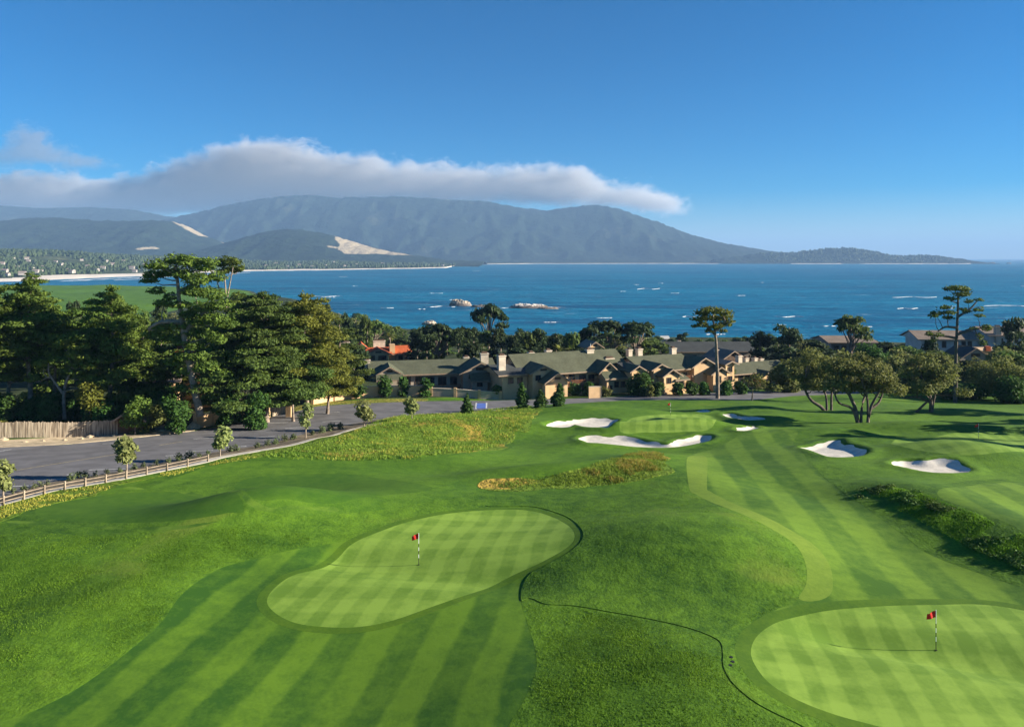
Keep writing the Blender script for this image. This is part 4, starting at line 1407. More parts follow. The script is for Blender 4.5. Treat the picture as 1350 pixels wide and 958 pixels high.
px_tree('forked_tree', 'pale forked tree with crooked bare stems in front of the pines at left', 'tree', g, g.y,
        [[(85, 552), (84, 525), (86, 508), (92, 490), (91, 468), (90, 455)], [(84, 520), (76, 508), (66, 492), (66, 478)], [(91, 488), (98, 480), (104, 474)], [(70, 496), (56, 500), (48, 505)]],
        [(92, 448, 16, 8), (78, 456, 14, 7), (106, 456, 14, 7), (66, 468, 12, 6), (112, 470, 12, 6), (54, 480, 11, 6), (100, 466, 12, 6), (44, 498, 10, 6), (120, 482, 11, 6), (74, 474, 10, 5), (118, 498, 12, 6), (108, 508, 11, 5)],
        'pine_olive', 'bark_pale', per=14, size=0.27, r0=0.3, taper=0.35)


def shrub(name, label, px, Y, top, hw_, fol, cat='shrub', group=None, base_py=None, conical=False, per=16, size=0.2, stem=False, dz=0.0):
    g = on_ground(px, Y) if base_py is None else at(px, base_py)
    Y = g.y
    H_ = max(0.6, hgt(g, top))
    R_ = hw_ * Y / F
    pads = []
    z0 = H_ * (RNG.uniform(0.16, 0.28) if stem else 0.0)
    for i in range(9 if not conical else 11):
        t = RNG.random() if not conical else i / 10.0
        rr = R_ * (RNG.uniform(0.38, 0.66) if not conical else (1.05 - t) * 0.62 + 0.12)
        an, q = RNG.uniform(0, 6.28), RNG.uniform(0, 0.5) * R_ * (1 - t if conical else 1.15 - 0.5 * abs(t - 0.4))
        zc = z0 + (H_ - z0) * (0.15 + 0.7 * t)
        hz = min((H_ - z0) * 0.34, max(rr * 0.9, 0.2))
        pads.append((math.cos(an) * q, math.sin(an) * q, min(zc, H_ - hz * 0.75), rr, rr, hz))
    mb = MB()
    mb.tube([(0, 0, -0.2), (0.02, 0.02, H_ * 0.4), (0.05, -0.03, H_ * 0.7)], [0.05 + 0.012 * H_, 0.04 + 0.008 * H_, 0.02], 6)
    root = thing(name, g, label, cat, group)
    mb.build('trunk' if stem else 'stem', M['bark_pale' if stem else 'bark_dark'], root, smooth=True)
    V, Q = leaf_quads(pads, per, size * (0.6 + 0.4 * min(1.5, R_)), 0.6, flat=0.8, shell=0.5)
    mesh_arrays('crown' if stem else 'foliage', V, [Q], M[fol], root)
    return root


# understorey along the board fence and the car park's far edge
for a in [('green shrub rising behind the left end of the board fence', 10, 116, 520, 22, 'shrub'), ('dark green bush under the broad dark pine behind the board fence', 40, 117, 528, 22, 'shrub'),
          ('bright green rounded bush behind the middle of the board fence', 68, 116, 516, 20, 'shrub'), ('yellow green small pine sapling behind the right half of the board fence', 118, 115, 500, 24, 'pine_olive'),
          ('dark green bush behind the right end of the board fence', 150, 117, 534, 18, 'shrub'), ('bushy low evergreen under the pointed pine', 178, 112, 520, 22, 'pine'),
          ('dark bush at the foot of the tallest pine', 232, 112, 524, 20, 'shrub'), ('dark bush in the shade between the board fence and the pointed pine', 132, 116, 522, 26, 'shrub'), ('dark bush behind the pale forked tree', 92, 121, 518, 30, 'shrub'), ('deep green bush in the shade at the far left behind the fence', -8, 118, 518, 30, 'shrub'), ('dark bush between the broad dark pine and forked tree', 52, 121, 515, 28, 'shrub'), ('dark bush in the shade left of the tallest pine', 208, 122, 515, 30, 'shrub'), ('leafy green bush right of the tallest pine foot', 338, 118, 520, 22, 'shrub'),
          ('dark low bush under the spreading cypress', 300, 117, 522, 20, 'shrub')]:
    shrub('bush', a[0], a[1], a[2], a[3], a[4], a[5], 'bush', 'bushes under the left pines')
shrub('garden_shrub', 'round olive shrub on a short stem beside the right end of the board fence', 205, 103, 533, 27, 'shrub_olive', 'shrub', None, 569, stem=True)
shrub('garden_shrub', 'low yellow green shrub on the sandy verge right of the round olive shrub', 240, 104, 556, 12, 'shrub_gold', 'shrub', None, 566)
shrub('garden_shrub', 'low ragged shrub on the sandy verge under the round olive shrub', 186, 103, 561, 12, 'shrub_olive', 'shrub', None, 572)
shrub('garden_shrub', 'green bamboo like shrub at the car park edge left of the small grey gate', 338, 112, 524, 18, 'shrub', 'shrub', None, 556)
shrub('garden_shrub', 'yellow flowering shrub in front of the tan wall by the low rounded pine', 426, 130, 494, 14, 'shrub_gold', 'shrub', None, 530)
shrub('garden_shrub', 'small orange brown shrub at the far left behind the board fence', 4, 110, 552, 12, 'shrub_gold', 'shrub')
for k, (px, py, s) in enumerate([(5, 581, 0.5), (34, 583, 0.35), (57, 582, 0.3), (85, 581, 0.4), (108, 579, 0.3), (118, 577, 0.55), (150, 575, 0.35), (163, 572, 0.3), (212, 569, 0.4), (224, 567, 0.3), (253, 566, 0.9), (256, 563, 0.7), (183, 570, 0.3)]):
    p = at(px, py)
    bm_v = np.array([(0, 0, 1), (0.9, 0.1, 0.4), (0.2, 0.8, 0.5), (-0.8, 0.4, 0.3), (-0.6, -0.7, 0.45), (0.4, -0.8, 0.3), (0.9, 0.4, -0.3), (-0.3, 0.9, -0.3), (-0.9, -0.2, -0.3), (0.1, -0.9, -0.3)]) * RNG.uniform(0.75, 1.2, (10, 1))
    tri = [(0, 1, 2), (0, 2, 3), (0, 3, 4), (0, 4, 5), (0, 5, 1), (1, 6, 2), (2, 6, 7), (2, 7, 3), (3, 7, 8), (3, 8, 4), (4, 8, 9), (4, 9, 5), (5, 9, 1), (1, 9, 6)]
    big = s > 0.6
    tag(mesh_arrays('garden_stone', bm_v * np.array([s * 1.3, s, s * (1.3 if big else 0.8)]), [np.array(tri)], M['stone'], loc=(p.x, p.y, p.z + s * 0.15)),
        'large tan boulder at the road end of the sandy verge' if big else 'small tan stone lying on the sandy verge in front of the board fence', 'stone', 'large boulders at the verge end' if big else 'stones on the sandy verge')

# ------------------------------------------------------------------ fences and walls by the car park
def board_fence(label, a, b, h, w=0.16, name='board_fence'):
    A, B = on_ground(*a), on_ground(*b)
    root = thing(name, A, label, 'fence')
    d = B - A
    n = int(Vector((d.x, d.y)).length / w)
    mb, pb, rb = MB(), MB(), MB()
    ang = math.atan2(d.y, d.x)
    c, s = math.cos(ang), math.sin(ang)
    for i in range(n):
        t = (i + 0.5) / n
        p = A.lerp(B, t)
        z = ground_z(p.x, p.y) - A.z
        hh = h * RNG.uniform(0.95, 1.04)
        o = RNG.uniform(-0.02, 0.02)
        lx, ly = p.x - A.x, p.y - A.y
        hw2 = w * 0.46
        v = []
        for zz in (z - 0.2, z + hh):
            for yy in (o - 0.012, o + 0.012):
                for xx in (-hw2, hw2):
                    v.append((lx + xx * c - yy * s, ly + xx * s + yy * c, zz))
        mb.add(v, [(0, 2, 3, 1), (4, 5, 7, 6), (0, 1, 5, 4), (2, 6, 7, 3), (0, 4, 6, 2), (1, 3, 7, 5)])
    for zz in (0.4, h * 0.85):
        q0 = np.array([-0.05 * s * -1, 0.05, zz])
        rb.tube([(0 - 0.06 * s, 0.06 * c, ground_z(A.x, A.y) - A.z + zz), (d.x - 0.06 * s, d.y + 0.06 * c, d.z + zz)], [0.05, 0.05], 4)
    mb.build('boards', M['boards'], root)
    rb.build('rail', M['weathered'], root)
    for i in range(0, n, 15):
        p = A.lerp(B, i / n)
        m2 = MB()
        m2.tube([(p.x - A.x - 0.1 * s, p.y - A.y + 0.1 * c, ground_z(p.x, p.y) - A.z - 0.2), (p.x - A.x - 0.1 * s, p.y - A.y + 0.1 * c, ground_z(p.x, p.y) - A.z + h * 0.95)], [0.07, 0.07], 4)
        m2.build('post', M['weathered'], root)
    return root


fa, fb = at(-40, 580), at(174, 573)
board_fence('long weathered board fence along the sandy verge below the left pines', (-40, fa.y + 0.6), (174, fb.y + 0.6), 2.25)
ga, gb = at(352, 551), at(379, 545.5)
board_fence('short grey board gate fence between stone posts at the car park far edge', (354, ga.y + 0.8), (376, gb.y + 0.8), 1.9, 0.2, 'board_gate')
for px, lab in ((381, 'square tan gate pillar right of the grey board gate'), (352, 'square tan gate pillar left of the grey board gate')):
    p = on_ground(px, ga.y + (1.6 if px > 360 else 0.6))
    r = thing('gate_pillar', p, lab, 'pillar')
    MB().box(-0.45, 0.45, -0.45, 0.45, -0.3, 2.15).build('shaft', M['stucco'], r)
    MB().box(-0.55, 0.55, -0.55, 0.55, 2.152, 2.35).build('cap', M['chimney'], r)


def garden_wall(label, pts, h, mat='stucco_warm', pillars=True):
    P_ = [on_ground(*p) for p in pts]
    root = thing('garden_wall', P_[0], label, 'wall')
    wb, cb = MB(), MB()
    for a, b in zip(P_[:-1], P_[1:]):
        d = (b - a)
        n_ = Vector((-d.y, d.x, 0)).normalized() * 0.15
        a0, b0 = a - P_[0], b - P_[0]
        wb.prism([a0 - n_ - Vector((0, 0, .4)), a0 + n_ - Vector((0, 0, .4)), a0 + n_ + Vector((0, 0, h)), a0 - n_ + Vector((0, 0, h))], b0 - a0)
        n2 = n_ * 1.5
        cb.prism([a0 - n2 + Vector((0, 0, h + .003)), a0 + n2 + Vector((0, 0, h + .003)), a0 + n2 + Vector((0, 0, h + .1)), a0 - n2 + Vector((0, 0, h + .1))], b0 - a0)
    wb.build('wall_face', M[mat], root)
    cb.build('coping', M['chimney'], root)
    if pillars:
        for p in P_:
            q = p - P_[0]
            MB().box(q.x - 0.3, q.x + 0.3, q.y - 0.3, q.y + 0.3, q.z - 0.4, q.z + h + 0.3).build('pillar', M['stucco'], root)
    return root


garden_wall('warm tan garden wall along the car park far edge right of the low rounded pine', [(412, 152), (440, 156.5), (468, 159.5), (500, 161.5), (532, 163), (562, 163.5)], 2.3)
garden_wall('low grey garden wall in front of the long green roofed building', [(568, 164), (600, 164), (632, 164), (660, 164.5)], 1.7, 'stucco_grey')
garden_wall('tan garden wall half hidden under the spreading cypress and tallest pine', [(258, 119), (280, 122), (305, 126), (330, 131), (352, 134)], 2.0, 'stucco')
garden_wall('short tan wall beside the car park entrance in front of the middle building', [(776, 163), (793, 164)], 2.4, 'stucco', False)

# split rail fence along the path
railp = [at(px, py) for px, py in zip([-34, -14] + list(range(4, 300, 27)), np.interp([-34, -14] + list(range(4, 300, 27)), [p[0] for p in PATH], [p[1] + 1.5 for p in PATH]))]
rf = thing('split_rail_fence', railp[0], 'split rail fence of brown posts and pale rails along the car park path', 'fence')
for p in railp:
    q = p - railp[0]
    m2 = MB().box(q.x - 0.09, q.x + 0.09, q.y - 0.09, q.y + 0.09, q.z - 0.3, q.z + 0.85)
    m2.build('post', M['weathered'], rf)
for a, b in zip(railp[:-1], railp[1:]):
    for zz in (0.35, 0.66):
        m2 = MB()
        m2.tube([a - railp[0] + Vector((0, 0, zz)), b - railp[0] + Vector((0, 0, zz + RNG.uniform(-.04, .04)))], [0.045, 0.04], 6)
        m2.build('rail', M['weathered'], rf)

# young trees along the kerb
YT = [(4, 655, 606, 13, 'young', 'pale young tree cut by the left edge beside the split rail fence'), (167, 627, 577, 14, 'young', 'fullest pale young tree, standing by the split rail fence posts'),
      (290, 602, 560, 13, 'young', 'pale young tree where the split rail fence ends'), (403, 578, 527, 9, 'young', 'narrow pale young tree in front of the small grey gate'),
      (480, 563, 529, 11, 'young', 'pale young vase shaped tree in front of the tan garden wall'), (543, 553, 524, 9, 'young', 'small pale young tree at the car park edge where the grassy mound begins')]
for (px, py, top, hw_, fo, lab) in YT:
    shrub('young_tree', lab, px, 0, top, hw_ * 1.3, fo, 'tree', 'young trees along the car park kerb', py, stem=True, per=15, size=0.2)
shrub('young_tree', 'dark green conical young tree beside the blue parking bay', 616, 0, 515, 10, 'shrub', 'tree', 'young trees along the car park kerb', 546.5, conical=True, per=16, size=0.24)
for (px, py, top, hw_, lab) in [(688, 538, 499, 11, 'tall bright green cone shaped bush in front of the middle building'), (712, 537, 510, 10, 'shorter cone bush right of the tall bright green one'),
                                (738, 535.5, 501, 11, 'cone shaped bush with pointed top at the car park right corner')]:
    shrub('conical_bush', lab, px, 0, top, hw_, 'shrub', 'bush', 'cone bushes at the car park edge', py, conical=True, per=15, size=0.26)
for (px, py) in [(18, 652), (33, 648), (44, 645), (53, 642), (62, 640), (94, 634), (103, 632), (112, 631), (126, 629), (141, 626), (157, 624), (178, 619), (190, 617), (206, 614), (222, 611), (236, 608), (250, 605), (262, 603), (274, 601), (303, 596), (312, 595),
                 (340, 591), (352, 588), (364, 586), (376, 583), (388, 580), (412, 574), (424, 571), (436, 568.5), (448, 566)]:
    s = RNG.uniform(0.7, 1.3)
    shrub('bed_shrub', 'small grey green shrub in the planting bed between car park and path', px, 0, py - 9 * s, 6 * s, 'bed', 'shrub', 'small shrubs in the kerb planting bed', py, per=16, size=0.13)

# ------------------------------------------------------------------ coast oaks and tall pines (right)
def oak(label, px, Y, top, x0, x1, cb, trunks, seed):
    g = on_ground(px, Y)
    rng = np.random.default_rng(seed)
    cxm, hw_ = (x0 + x1) / 2, (x1 - x0) / 2
    pads = []
    for i in range(27):
        a = rng.uniform(-1, 1)
        yy = rng.random()
        edge = math.sqrt(max(0, 1 - a * a))
        py = cb - (cb - top) * (0.08 + 0.80 * yy * (0.35 + 0.65 * edge))
        r = rng.uniform(0.11, 0.19) * hw_ * 2
        pads.append((cxm + a * (hw_ - r * 0.7), py + (1 - edge) * (cb - top) * 0.05, r, r * 0.62))
    return px_tree('oak_tree', label, 'tree', g, Y, trunks, pads, 'oak', 'bark_dark', per=10.5, size=0.22, asp=0.6, depth=1.6, r0=0.36, flat=0.75, taper=0.45, limb_r=0.38)


o2y = at(1133, 557).y
oak('broad many stemmed oak, largest of the oaks behind the right bunkers', 1133, o2y, 462, 1082, 1184, 520,
    [[(1131, 557), (1128, 540), (1122, 525), (1112, 505), (1106, 490)], [(1131, 556), (1122, 538), (1104, 530), (1096, 515)], [(1144, 556), (1143, 540), (1140, 520), (1132, 500)], [(1144, 555), (1147, 535), (1156, 515), (1160, 498)], [(1135, 548), (1138, 530), (1150, 505)],
     [(1146, 540), (1160, 532), (1168, 520)]], 3)
o1y = at(1090, 541).y
oak('leaning oak with bent low trunk directly left of the largest oak', 1090, o1y, 458, 1036, 1112, 515,
    [[(1088, 542), (1082, 536), (1070, 528), (1062, 515), (1060, 500)], [(1090, 541), (1090, 522), (1084, 505)], [(1096, 541), (1098, 520), (1102, 500)]], 5)
o3y = at(1225, 543).y
oak('oak with two leaning trunks between the largest oak and the tall right pine', 1225, o3y, 468, 1186, 1272, 520,
    [[(1227, 543), (1227, 528), (1222, 510), (1214, 495)], [(1228, 541), (1234, 520), (1246, 500)], [(1206, 541), (1220, 529), (1228, 522)], [(1226, 530), (1210, 524), (1196, 526)]], 8)
g = on_ground(1325, at(1320, 530).y)
oak('dark spreading oak cut by the right edge of the photo', 1330, g.y + 6, 460, 1290, 1390, 515,
    [[(1322, 528), (1324, 515), (1318, 500)], [(1326, 528), (1336, 510), (1350, 495)]], 11)
g = on_ground(992, at(992, 528).y)
px_tree('small_oak', 'small thin oak on the lawn in front of the far right house', 'tree', g, g.y,
        [[(991, 529), (992, 515), (990, 503)], [(992, 517), (1000, 506)], [(991, 514), (982, 506)]],
        [(984, 500, 8, 4), (996, 496, 9, 5), (1005, 503, 8, 4), (976, 507, 6, 4), (992, 506, 9, 4), (1008, 510, 6, 3), (1000, 511, 6, 3)], 'oak', 'bark_dark', per=8, size=0.24, asp=0.6, depth=1.0, r0=0.16, flat=0.8)

t1y = at(945, 525).y
px_tree('tall_pine', 'tall single pine with bare trunk and round top in front of the green roofed houses', 'tree', on_ground(945, t1y), t1y,
        [[(946, 527), (946, 500), (945, 475), (944, 450), (942, 435), (940, 418)], [(942, 440), (930, 428), (922, 424)], [(943, 436), (954, 426), (960, 422)]],
        [(940, 409, 15, 5), (950, 411, 12, 5), (928, 413, 11, 5), (960, 417, 9, 5), (920, 421, 9, 4), (935, 419, 13, 5), (950, 421, 13, 5), (926, 428, 9, 4), (958, 427, 9, 4), (944, 430, 11, 4), (917, 430, 5, 3), (934, 436, 6, 3), (952, 436, 6, 3), (962, 423, 6, 3)],
        'pine_olive', 'bark_grey', per=9, size=0.33, r0=0.46, taper=0.42, limb_r=0.25, depth=1.0)
t2y = at(1262, 531).y
px_tree('tall_pine', 'tallest right hand pine with open layered boughs standing before the white hotel', 'tree', on_ground(1259, t2y), t2y,
        [[(1259, 533), (1260, 510), (1260, 480), (1261, 450), (1262, 425), (1263, 400), (1263, 385)], [(1262, 441), (1275, 436), (1290, 432)], [(1261, 432), (1246, 431), (1236, 437)], [(1261, 446), (1246, 443), (1228, 442)], [(1262, 418), (1278, 408), (1288, 398)]],
        [(1258, 380, 13, 4), (1268, 381, 9, 4), (1250, 381, 7, 3), (1272, 387, 8, 4), (1262, 388, 10, 4), (1247, 393, 5, 3), (1256, 394, 8, 3), (1275, 397, 6, 3), (1246, 405, 9, 3), (1236, 413, 10, 4), (1230, 416, 7, 3), (1250, 412, 8, 3), (1252, 419, 8, 3),
         (1272, 408, 6, 3), (1276, 411, 6, 2.5), (1289, 395, 6, 3), (1291, 408, 7, 4), (1290, 416, 6, 3), (1286, 434, 5, 3), (1296, 430, 8, 3), (1302, 434, 6, 3), (1294, 444, 4, 5), (1226, 440, 6, 4), (1236, 441, 7, 3), (1230, 448, 5, 4), (1294, 452, 5, 4)],
        'pine', 'bark_dark', per=9, size=0.3, r0=0.42, taper=0.4, limb_r=0.22, depth=0.9)

# ------------------------------------------------------------------ cypress wood between the houses and the shore
def cypress_proto(H, R, umbrella, seed):
    st = np.random.default_rng(seed)
    mb = MB()
    mb.tube([(0, 0, -1), (0.1, 0, H * 0.4), (0.3, 0.1, H * 0.85)], [0.36, 0.26, 0.1], 6)
    pads = []
    for i in range(24 if umbrella else 30):
        t = st.random() ** (0.6 if umbrella else 1.0)
        z = H * ((0.62 + 0.33 * t) if umbrella else (0.14 + 0.78 * t))
        rr = R * (math.sqrt(max(0.05, 1 - ((t - 0.3) / 0.8) ** 2)) if umbrella else (0.95 - 0.6 * t))
        an, q = st.uniform(0, 6.28), rr * math.sqrt(st.random()) * 0.9
        pr = R * st.uniform(0.2, 0.36)
        c = (math.cos(an) * q, math.sin(an) * q, z)
        pads.append((*c, pr, pr, pr * 0.45))
        if umbrella:
            limb(mb, (0.15, 0, H * st.uniform(0.3, 0.55)), c, 0.13, 0.04, 0, 4, 4, 0.1)
    return mb, pads


PROTO = []
for i, (um, fo) in enumerate([(0, 'far_cypress'), (1, 'far_cypress'), (0, 'cypress'), (1, 'cypress'), (0, 'far_cypress'), (0, 'oak')]):
    mb, pads = cypress_proto(10, 4.6, um, 40 + i)
    tr_me = mb.build('trunk', M['bark_grey'], None, smooth=True)
    V, Q = leaf_quads(pads, 4.2, 0.42, 0.5, np.random.default_rng(60 + i))
    cr_me = mesh_arrays('crown', V, [Q], M[fo])
    tme, cme = tr_me.data, cr_me.data
    bpy.data.objects.remove(tr_me)
    bpy.data.objects.remove(cr_me)
    PROTO.append((tme, cme))


def place_cyp(kind, px, Y, top_py, hw_, label, group, name='cypress_tree', rz=None):
    g = on_ground(px, Y, -0.2)
    H_ = CAMZ - (top_py - HY) / F * Y - g.z
    if H_ < 1.5:
        return None
    r = thing(name, g, label, 'tree', group, RNG.uniform(0, 6.28) if rz is None else rz)
    sx = hw_ * Y / F / 4.6
    r.scale = (sx, sx, H_ / 10.0)
    for me, nm in zip(PROTO[kind], ('trunk', 'crown')):
        c = bpy.data.objects.new(nm, me)
        COL.objects.link(c)
        c.parent = r
    return r


for (k, px, Y, top, hw_, lab) in [
        (1, 575, 232, 428, 34, 'flat topped dark cypress with pale twisted trunk right of the red roofed house'), (1, 644, 262, 402, 26, 'round topped umbrella cypress standing higher than the hedge like row, against the sea'),
        (1, 800, 236, 424, 34, 'umbrella cypress with open dark stems, left of the pair behind the middle building'), (1, 838, 238, 425, 30, 'umbrella cypress right of the pair behind the middle building'),
        (0, 899, 330, 434, 14, 'small dome shaped dark cypress against the sea between the pair and the tall pine'), (0, 1040, 236, 420, 30, 'large dark dome shaped cypress right of the tall single pine'),
        (0, 1003, 240, 428, 24, 'dark cypress just left of the large dome shaped one'), (3, 1122, 240, 416, 24, 'layered dark cypress rising over the grey flat roofed building'),
        (0, 1335, 236, 408, 26, 'dark cypress above the hotel roof at the right edge'), (0, 692, 245, 426, 20, 'small rounded cypress top poking over the hedge like row'), (1, 612, 235, 432, 24, 'dark cypress left of the round topped umbrella cypress'),
        (0, 1172, 235, 444, 30, 'low rounded cypress right of the grey flat roofed building'), (0, 1228, 215, 436, 16, 'dark crooked cypress at the left end of the white hotel')]:
    place_cyp(k, px, Y, top, hw_, lab, None)
for i, px in enumerate(np.linspace(546, 770, 13)):
    place_cyp((4, 0, 2)[i % 3], px + RNG.uniform(-4, 4), RNG.uniform(222, 240), 431 + RNG.uniform(-1.5, 3), RNG.uniform(15, 21), 'dark cypress in the level hedge like row behind the green roofed buildings', 'cypress row behind the green roofed buildings')
LIM = np.array([(200, 400), (330, 391), (345, 386), (400, 394), (440, 398), (470, 405), (500, 413), (512, 424), (545, 428), (600, 434), (760, 436), (870, 440), (880, 448), (965, 448), (985, 436), (1060, 440), (1090, 446), (1180, 450), (1225, 462), (1350, 452), (1500, 450)])
BLD = []        # places kept clear for buildings: (px0, px1, Y0, Y1)
BLD += [(440, 545, 205, 262), (470, 1060, 150, 206), (1080, 1160, 215, 265), (1200, 1420, 228, 300), (860, 1000, 208, 275)]
n_c = 0
taken = []
for _ in range(4000):
    if n_c >= 270:
        break
    Y = 180 + 420 * RNG.random() ** 1.3
    px = RNG.uniform(-60, 1420) if n_c % 3 else (RNG.uniform(300, 560) if n_c % 2 else RNG.uniform(40, 330)) if n_c % 6 < 4 else RNG.uniform(600, 1080)
    if any(a < px < b and c < Y < d for a, b, c, d in BLD):
        continue
    x = (px - CX) / F * Y
    if Y > np.interp(x, SHX, SHY) - 18 or any((x - a) ** 2 + (Y - b) ** 2 < 42 for a, b in taken):
        continue
    gz = float(base_z(np.array([x]), np.array([Y]))[0])
    lim = np.interp(px, LIM[:, 0], LIM[:, 1]) + RNG.uniform(0, 6)
    H_ = min(RNG.uniform(11, 17) if px < 560 else RNG.uniform(8, 15), CAMZ - (lim - HY) / F * Y - gz)
    if H_ < 2.2:
        continue
    taken.append((x, Y))
    top = HY + (CAMZ - gz - H_) / Y * F
    kind = int(RNG.choice([0, 2, 4, 5, 3], p=[0.3, 0.22, 0.25, 0.15, 0.08]))
    side = 'left of the red roofed house' if px < 450 else 'between the houses and the sea' if px < 1080 else 'around the hotel at right'
    place_cyp(kind, px, Y, top, max(2.4, min(6.5, H_ * 0.6)) / Y * F, 'dark coastal tree in the wood ' + side, 'coastal trees ' + side, 'coastal_tree')
    n_c += 1
for (px, Y, top, hw_) in [(868, 400, 441, 10), (884, 420, 446, 9), (903, 390, 445, 10), (921, 410, 446, 9), (938, 380, 444, 11), (955, 420, 447, 9), (972, 395, 443, 11), (988, 360, 440, 12), (1072, 380, 443, 12), (1156, 330, 446, 12), (1192, 350, 452, 12), (1085, 330, 442, 12), (1205, 300, 454, 12)]:
    place_cyp(int(RNG.choice([0, 2, 4])), px, Y, top, hw_, 'small dark tree near the shore behind the right buildings', 'small shore trees behind the right buildings', 'coastal_tree')
for (px, Y, top, hw_) in [(62, 190, 398, 17), (96, 205, 394, 18), (124, 180, 402, 18), (158, 215, 393, 17), (186, 195, 400, 18), (214, 220, 394, 16), (76, 230, 392, 15), (250, 200, 398, 18), (282, 225, 392, 16), (312, 205, 390, 18), (340, 215, 388, 17), (138, 240, 391, 14), (368, 225, 390, 17), (398, 230, 394, 16), (428, 235, 398, 16), (456, 250, 402, 15), (484, 255, 408, 14)]:
    place_cyp(int(RNG.choice([0, 2, 4])), px, Y, top, hw_, 'dark rounded tree between the left grove and the green headland field', 'dark trees between the left grove and the headland field', 'coastal_tree')
for (px, Y, top, hw_, lab) in [(653, 177, 484, 10, 'dark tree in the gap between the left and middle buildings'), (838, 180, 478, 12, 'dark tree in the gap between the middle and right buildings'), (962, 184, 480, 11, 'dark tree between the tall single pine and the far right house')]:
    place_cyp(2, px, Y, top, hw_, lab, None, 'small_tree')
# bushes between the oaks and the hotel
for (px, Y, top, hw_, fo, lab) in [(1205, 175, 478, 26, 'shrub_olive', 'olive bush between the largest oak and the two trunked oak'), (1245, 190, 470, 30, 'oak', 'wide pale olive bush under the hotel terrace'), (1290, 175, 478, 28, 'shrub_olive', 'rounded olive bush right of the tall right hand pine'),
                                   (1320, 190, 462, 26, 'oak', 'tall olive bush below the hotel roof terrace'), (1180, 190, 472, 24, 'oak', 'grey olive bush behind the largest oak'), (1350, 175, 470, 24, 'shrub', 'dark green bush behind the oak at the right edge'),
                                   (1040, 178, 478, 24, 'shrub_olive', 'olive bush left of the leaning oak'), (1075, 186, 468, 26, 'oak', 'brownish olive bush behind the leaning oak'), (1110, 195, 460, 26, 'oak', 'olive bush below the grey flat roofed building'),
                                   (1150, 200, 456, 28, 'shrub', 'dark green bush right below the grey flat roofed building'), (1270, 166, 504, 40, 'shrub', 'low dark clipped hedge bush behind the tall right hand pine trunk'), (1335, 158, 498, 26, 'shrub', 'low dark bush at the right edge under the spreading oak')]:
    shrub('bush', lab, px, Y, top, hw_, fo, 'bush', None, per=7, size=0.3)
# bushes in front of the houses
for (px, Y, top, hw_, fo, lab) in [(470, 159, 497, 13, 'shrub', 'round dark bush against the tan garden wall, left of two'), (508, 161, 497, 14, 'shrub', 'round dark bush against the tan garden wall, right of two'), (532, 163, 497, 10, 'shrub', 'upright bush behind the small pale young tree'),
                                   (564, 162.5, 499, 11, 'shrub', 'dark bush in front of the left green roofed building'), (656, 165, 508, 9, 'shrub', 'dark bush at the gap between the left and middle buildings'), (728, 168, 503, 10, 'shrub', 'dark bush before the balcony of the middle building'),
                                   (757, 167, 506, 10, 'shrub', 'bush before the dark recess of the middle building'), (776, 167, 504, 10, 'shrub', 'green bush beside the short tan wall'), (797, 166, 508, 9, 'shrub_olive', 'olive bush right of the short tan wall'),
                                   (842, 168, 492, 18, 'shrub', 'large dark bush between the middle and right buildings'), (868, 167, 505, 12, 'shrub', 'dark bush left of the tan block of the right building'), (893, 169, 505, 11, 'shrub', 'bush under the balcony of the right building'),
                                   (912, 169, 503, 11, 'shrub', 'green bush left of the tall single pine trunk'), (928, 170, 502, 10, 'shrub', 'bright bush touching the tall single pine trunk on its left'), (958, 170, 502, 11, 'shrub', 'green bush right of the tall single pine trunk'),
                                   (975, 172, 500, 11, 'shrub', 'dark bush left of the small thin oak'), (1018, 176, 506, 14, 'shrub_olive', 'low bush in front of the far right house'), (858, 165, 508, 8, 'shrub_olive', 'pale grey olive bush at the lawn edge before the right building')]:
    shrub('bush', lab, px, Y, top, hw_, fo, 'bush', None, per=9, size=0.26)
# palms
for (px, Y, top, lab) in [(514, 300, 437, 'small golden palm above the red roofed house'), (738, 205, 453, 'bright green small palm behind the middle building')]:
    g = on_ground(px, Y)
    H_ = hgt(g, top)
    r = thing('palm_tree', g, lab, 'palm')
    mb = MB()
    mb.tube([(0, 0, -0.3), (0.1, 0, H_ * 0.5), (0.15, 0.1, H_ * 0.82)], [0.25, 0.2, 0.17], 7)
    mb.build('trunk', M['bark_grey'], r, smooth=True)
    fb = MB()
    for i in range(26):
        an = RNG.uniform(0, 6.28)
        L_ = H_ * RNG.uniform(0.22, 0.32) + 0.8
        el = RNG.uniform(-0.3, 1.2)
        t = np.linspace(0, 1, 6)
        rr_ = L_ * t * math.cos(el)
        zz = H_ * 0.82 + L_ * t * math.sin(el) - L_ * 0.45 * t * t
        wv = 0.28 * np.sin(np.pi * (0.12 + 0.85 * t))
        c = np.stack([0.15 + rr_ * math.cos(an), 0.1 + rr_ * math.sin(an), zz], 1)
        s_ = np.array([-math.sin(an), math.cos(an), 0])
        v = np.vstack([c + s_ * wv[:, None], c - s_ * wv[:, None] - np.array([0, 0, 0.08])])
        fb.add(v, [(j, j + 1, 6 + j + 1, 6 + j) for j in range(5)])
    fb.build('frond', M['palm'], r)
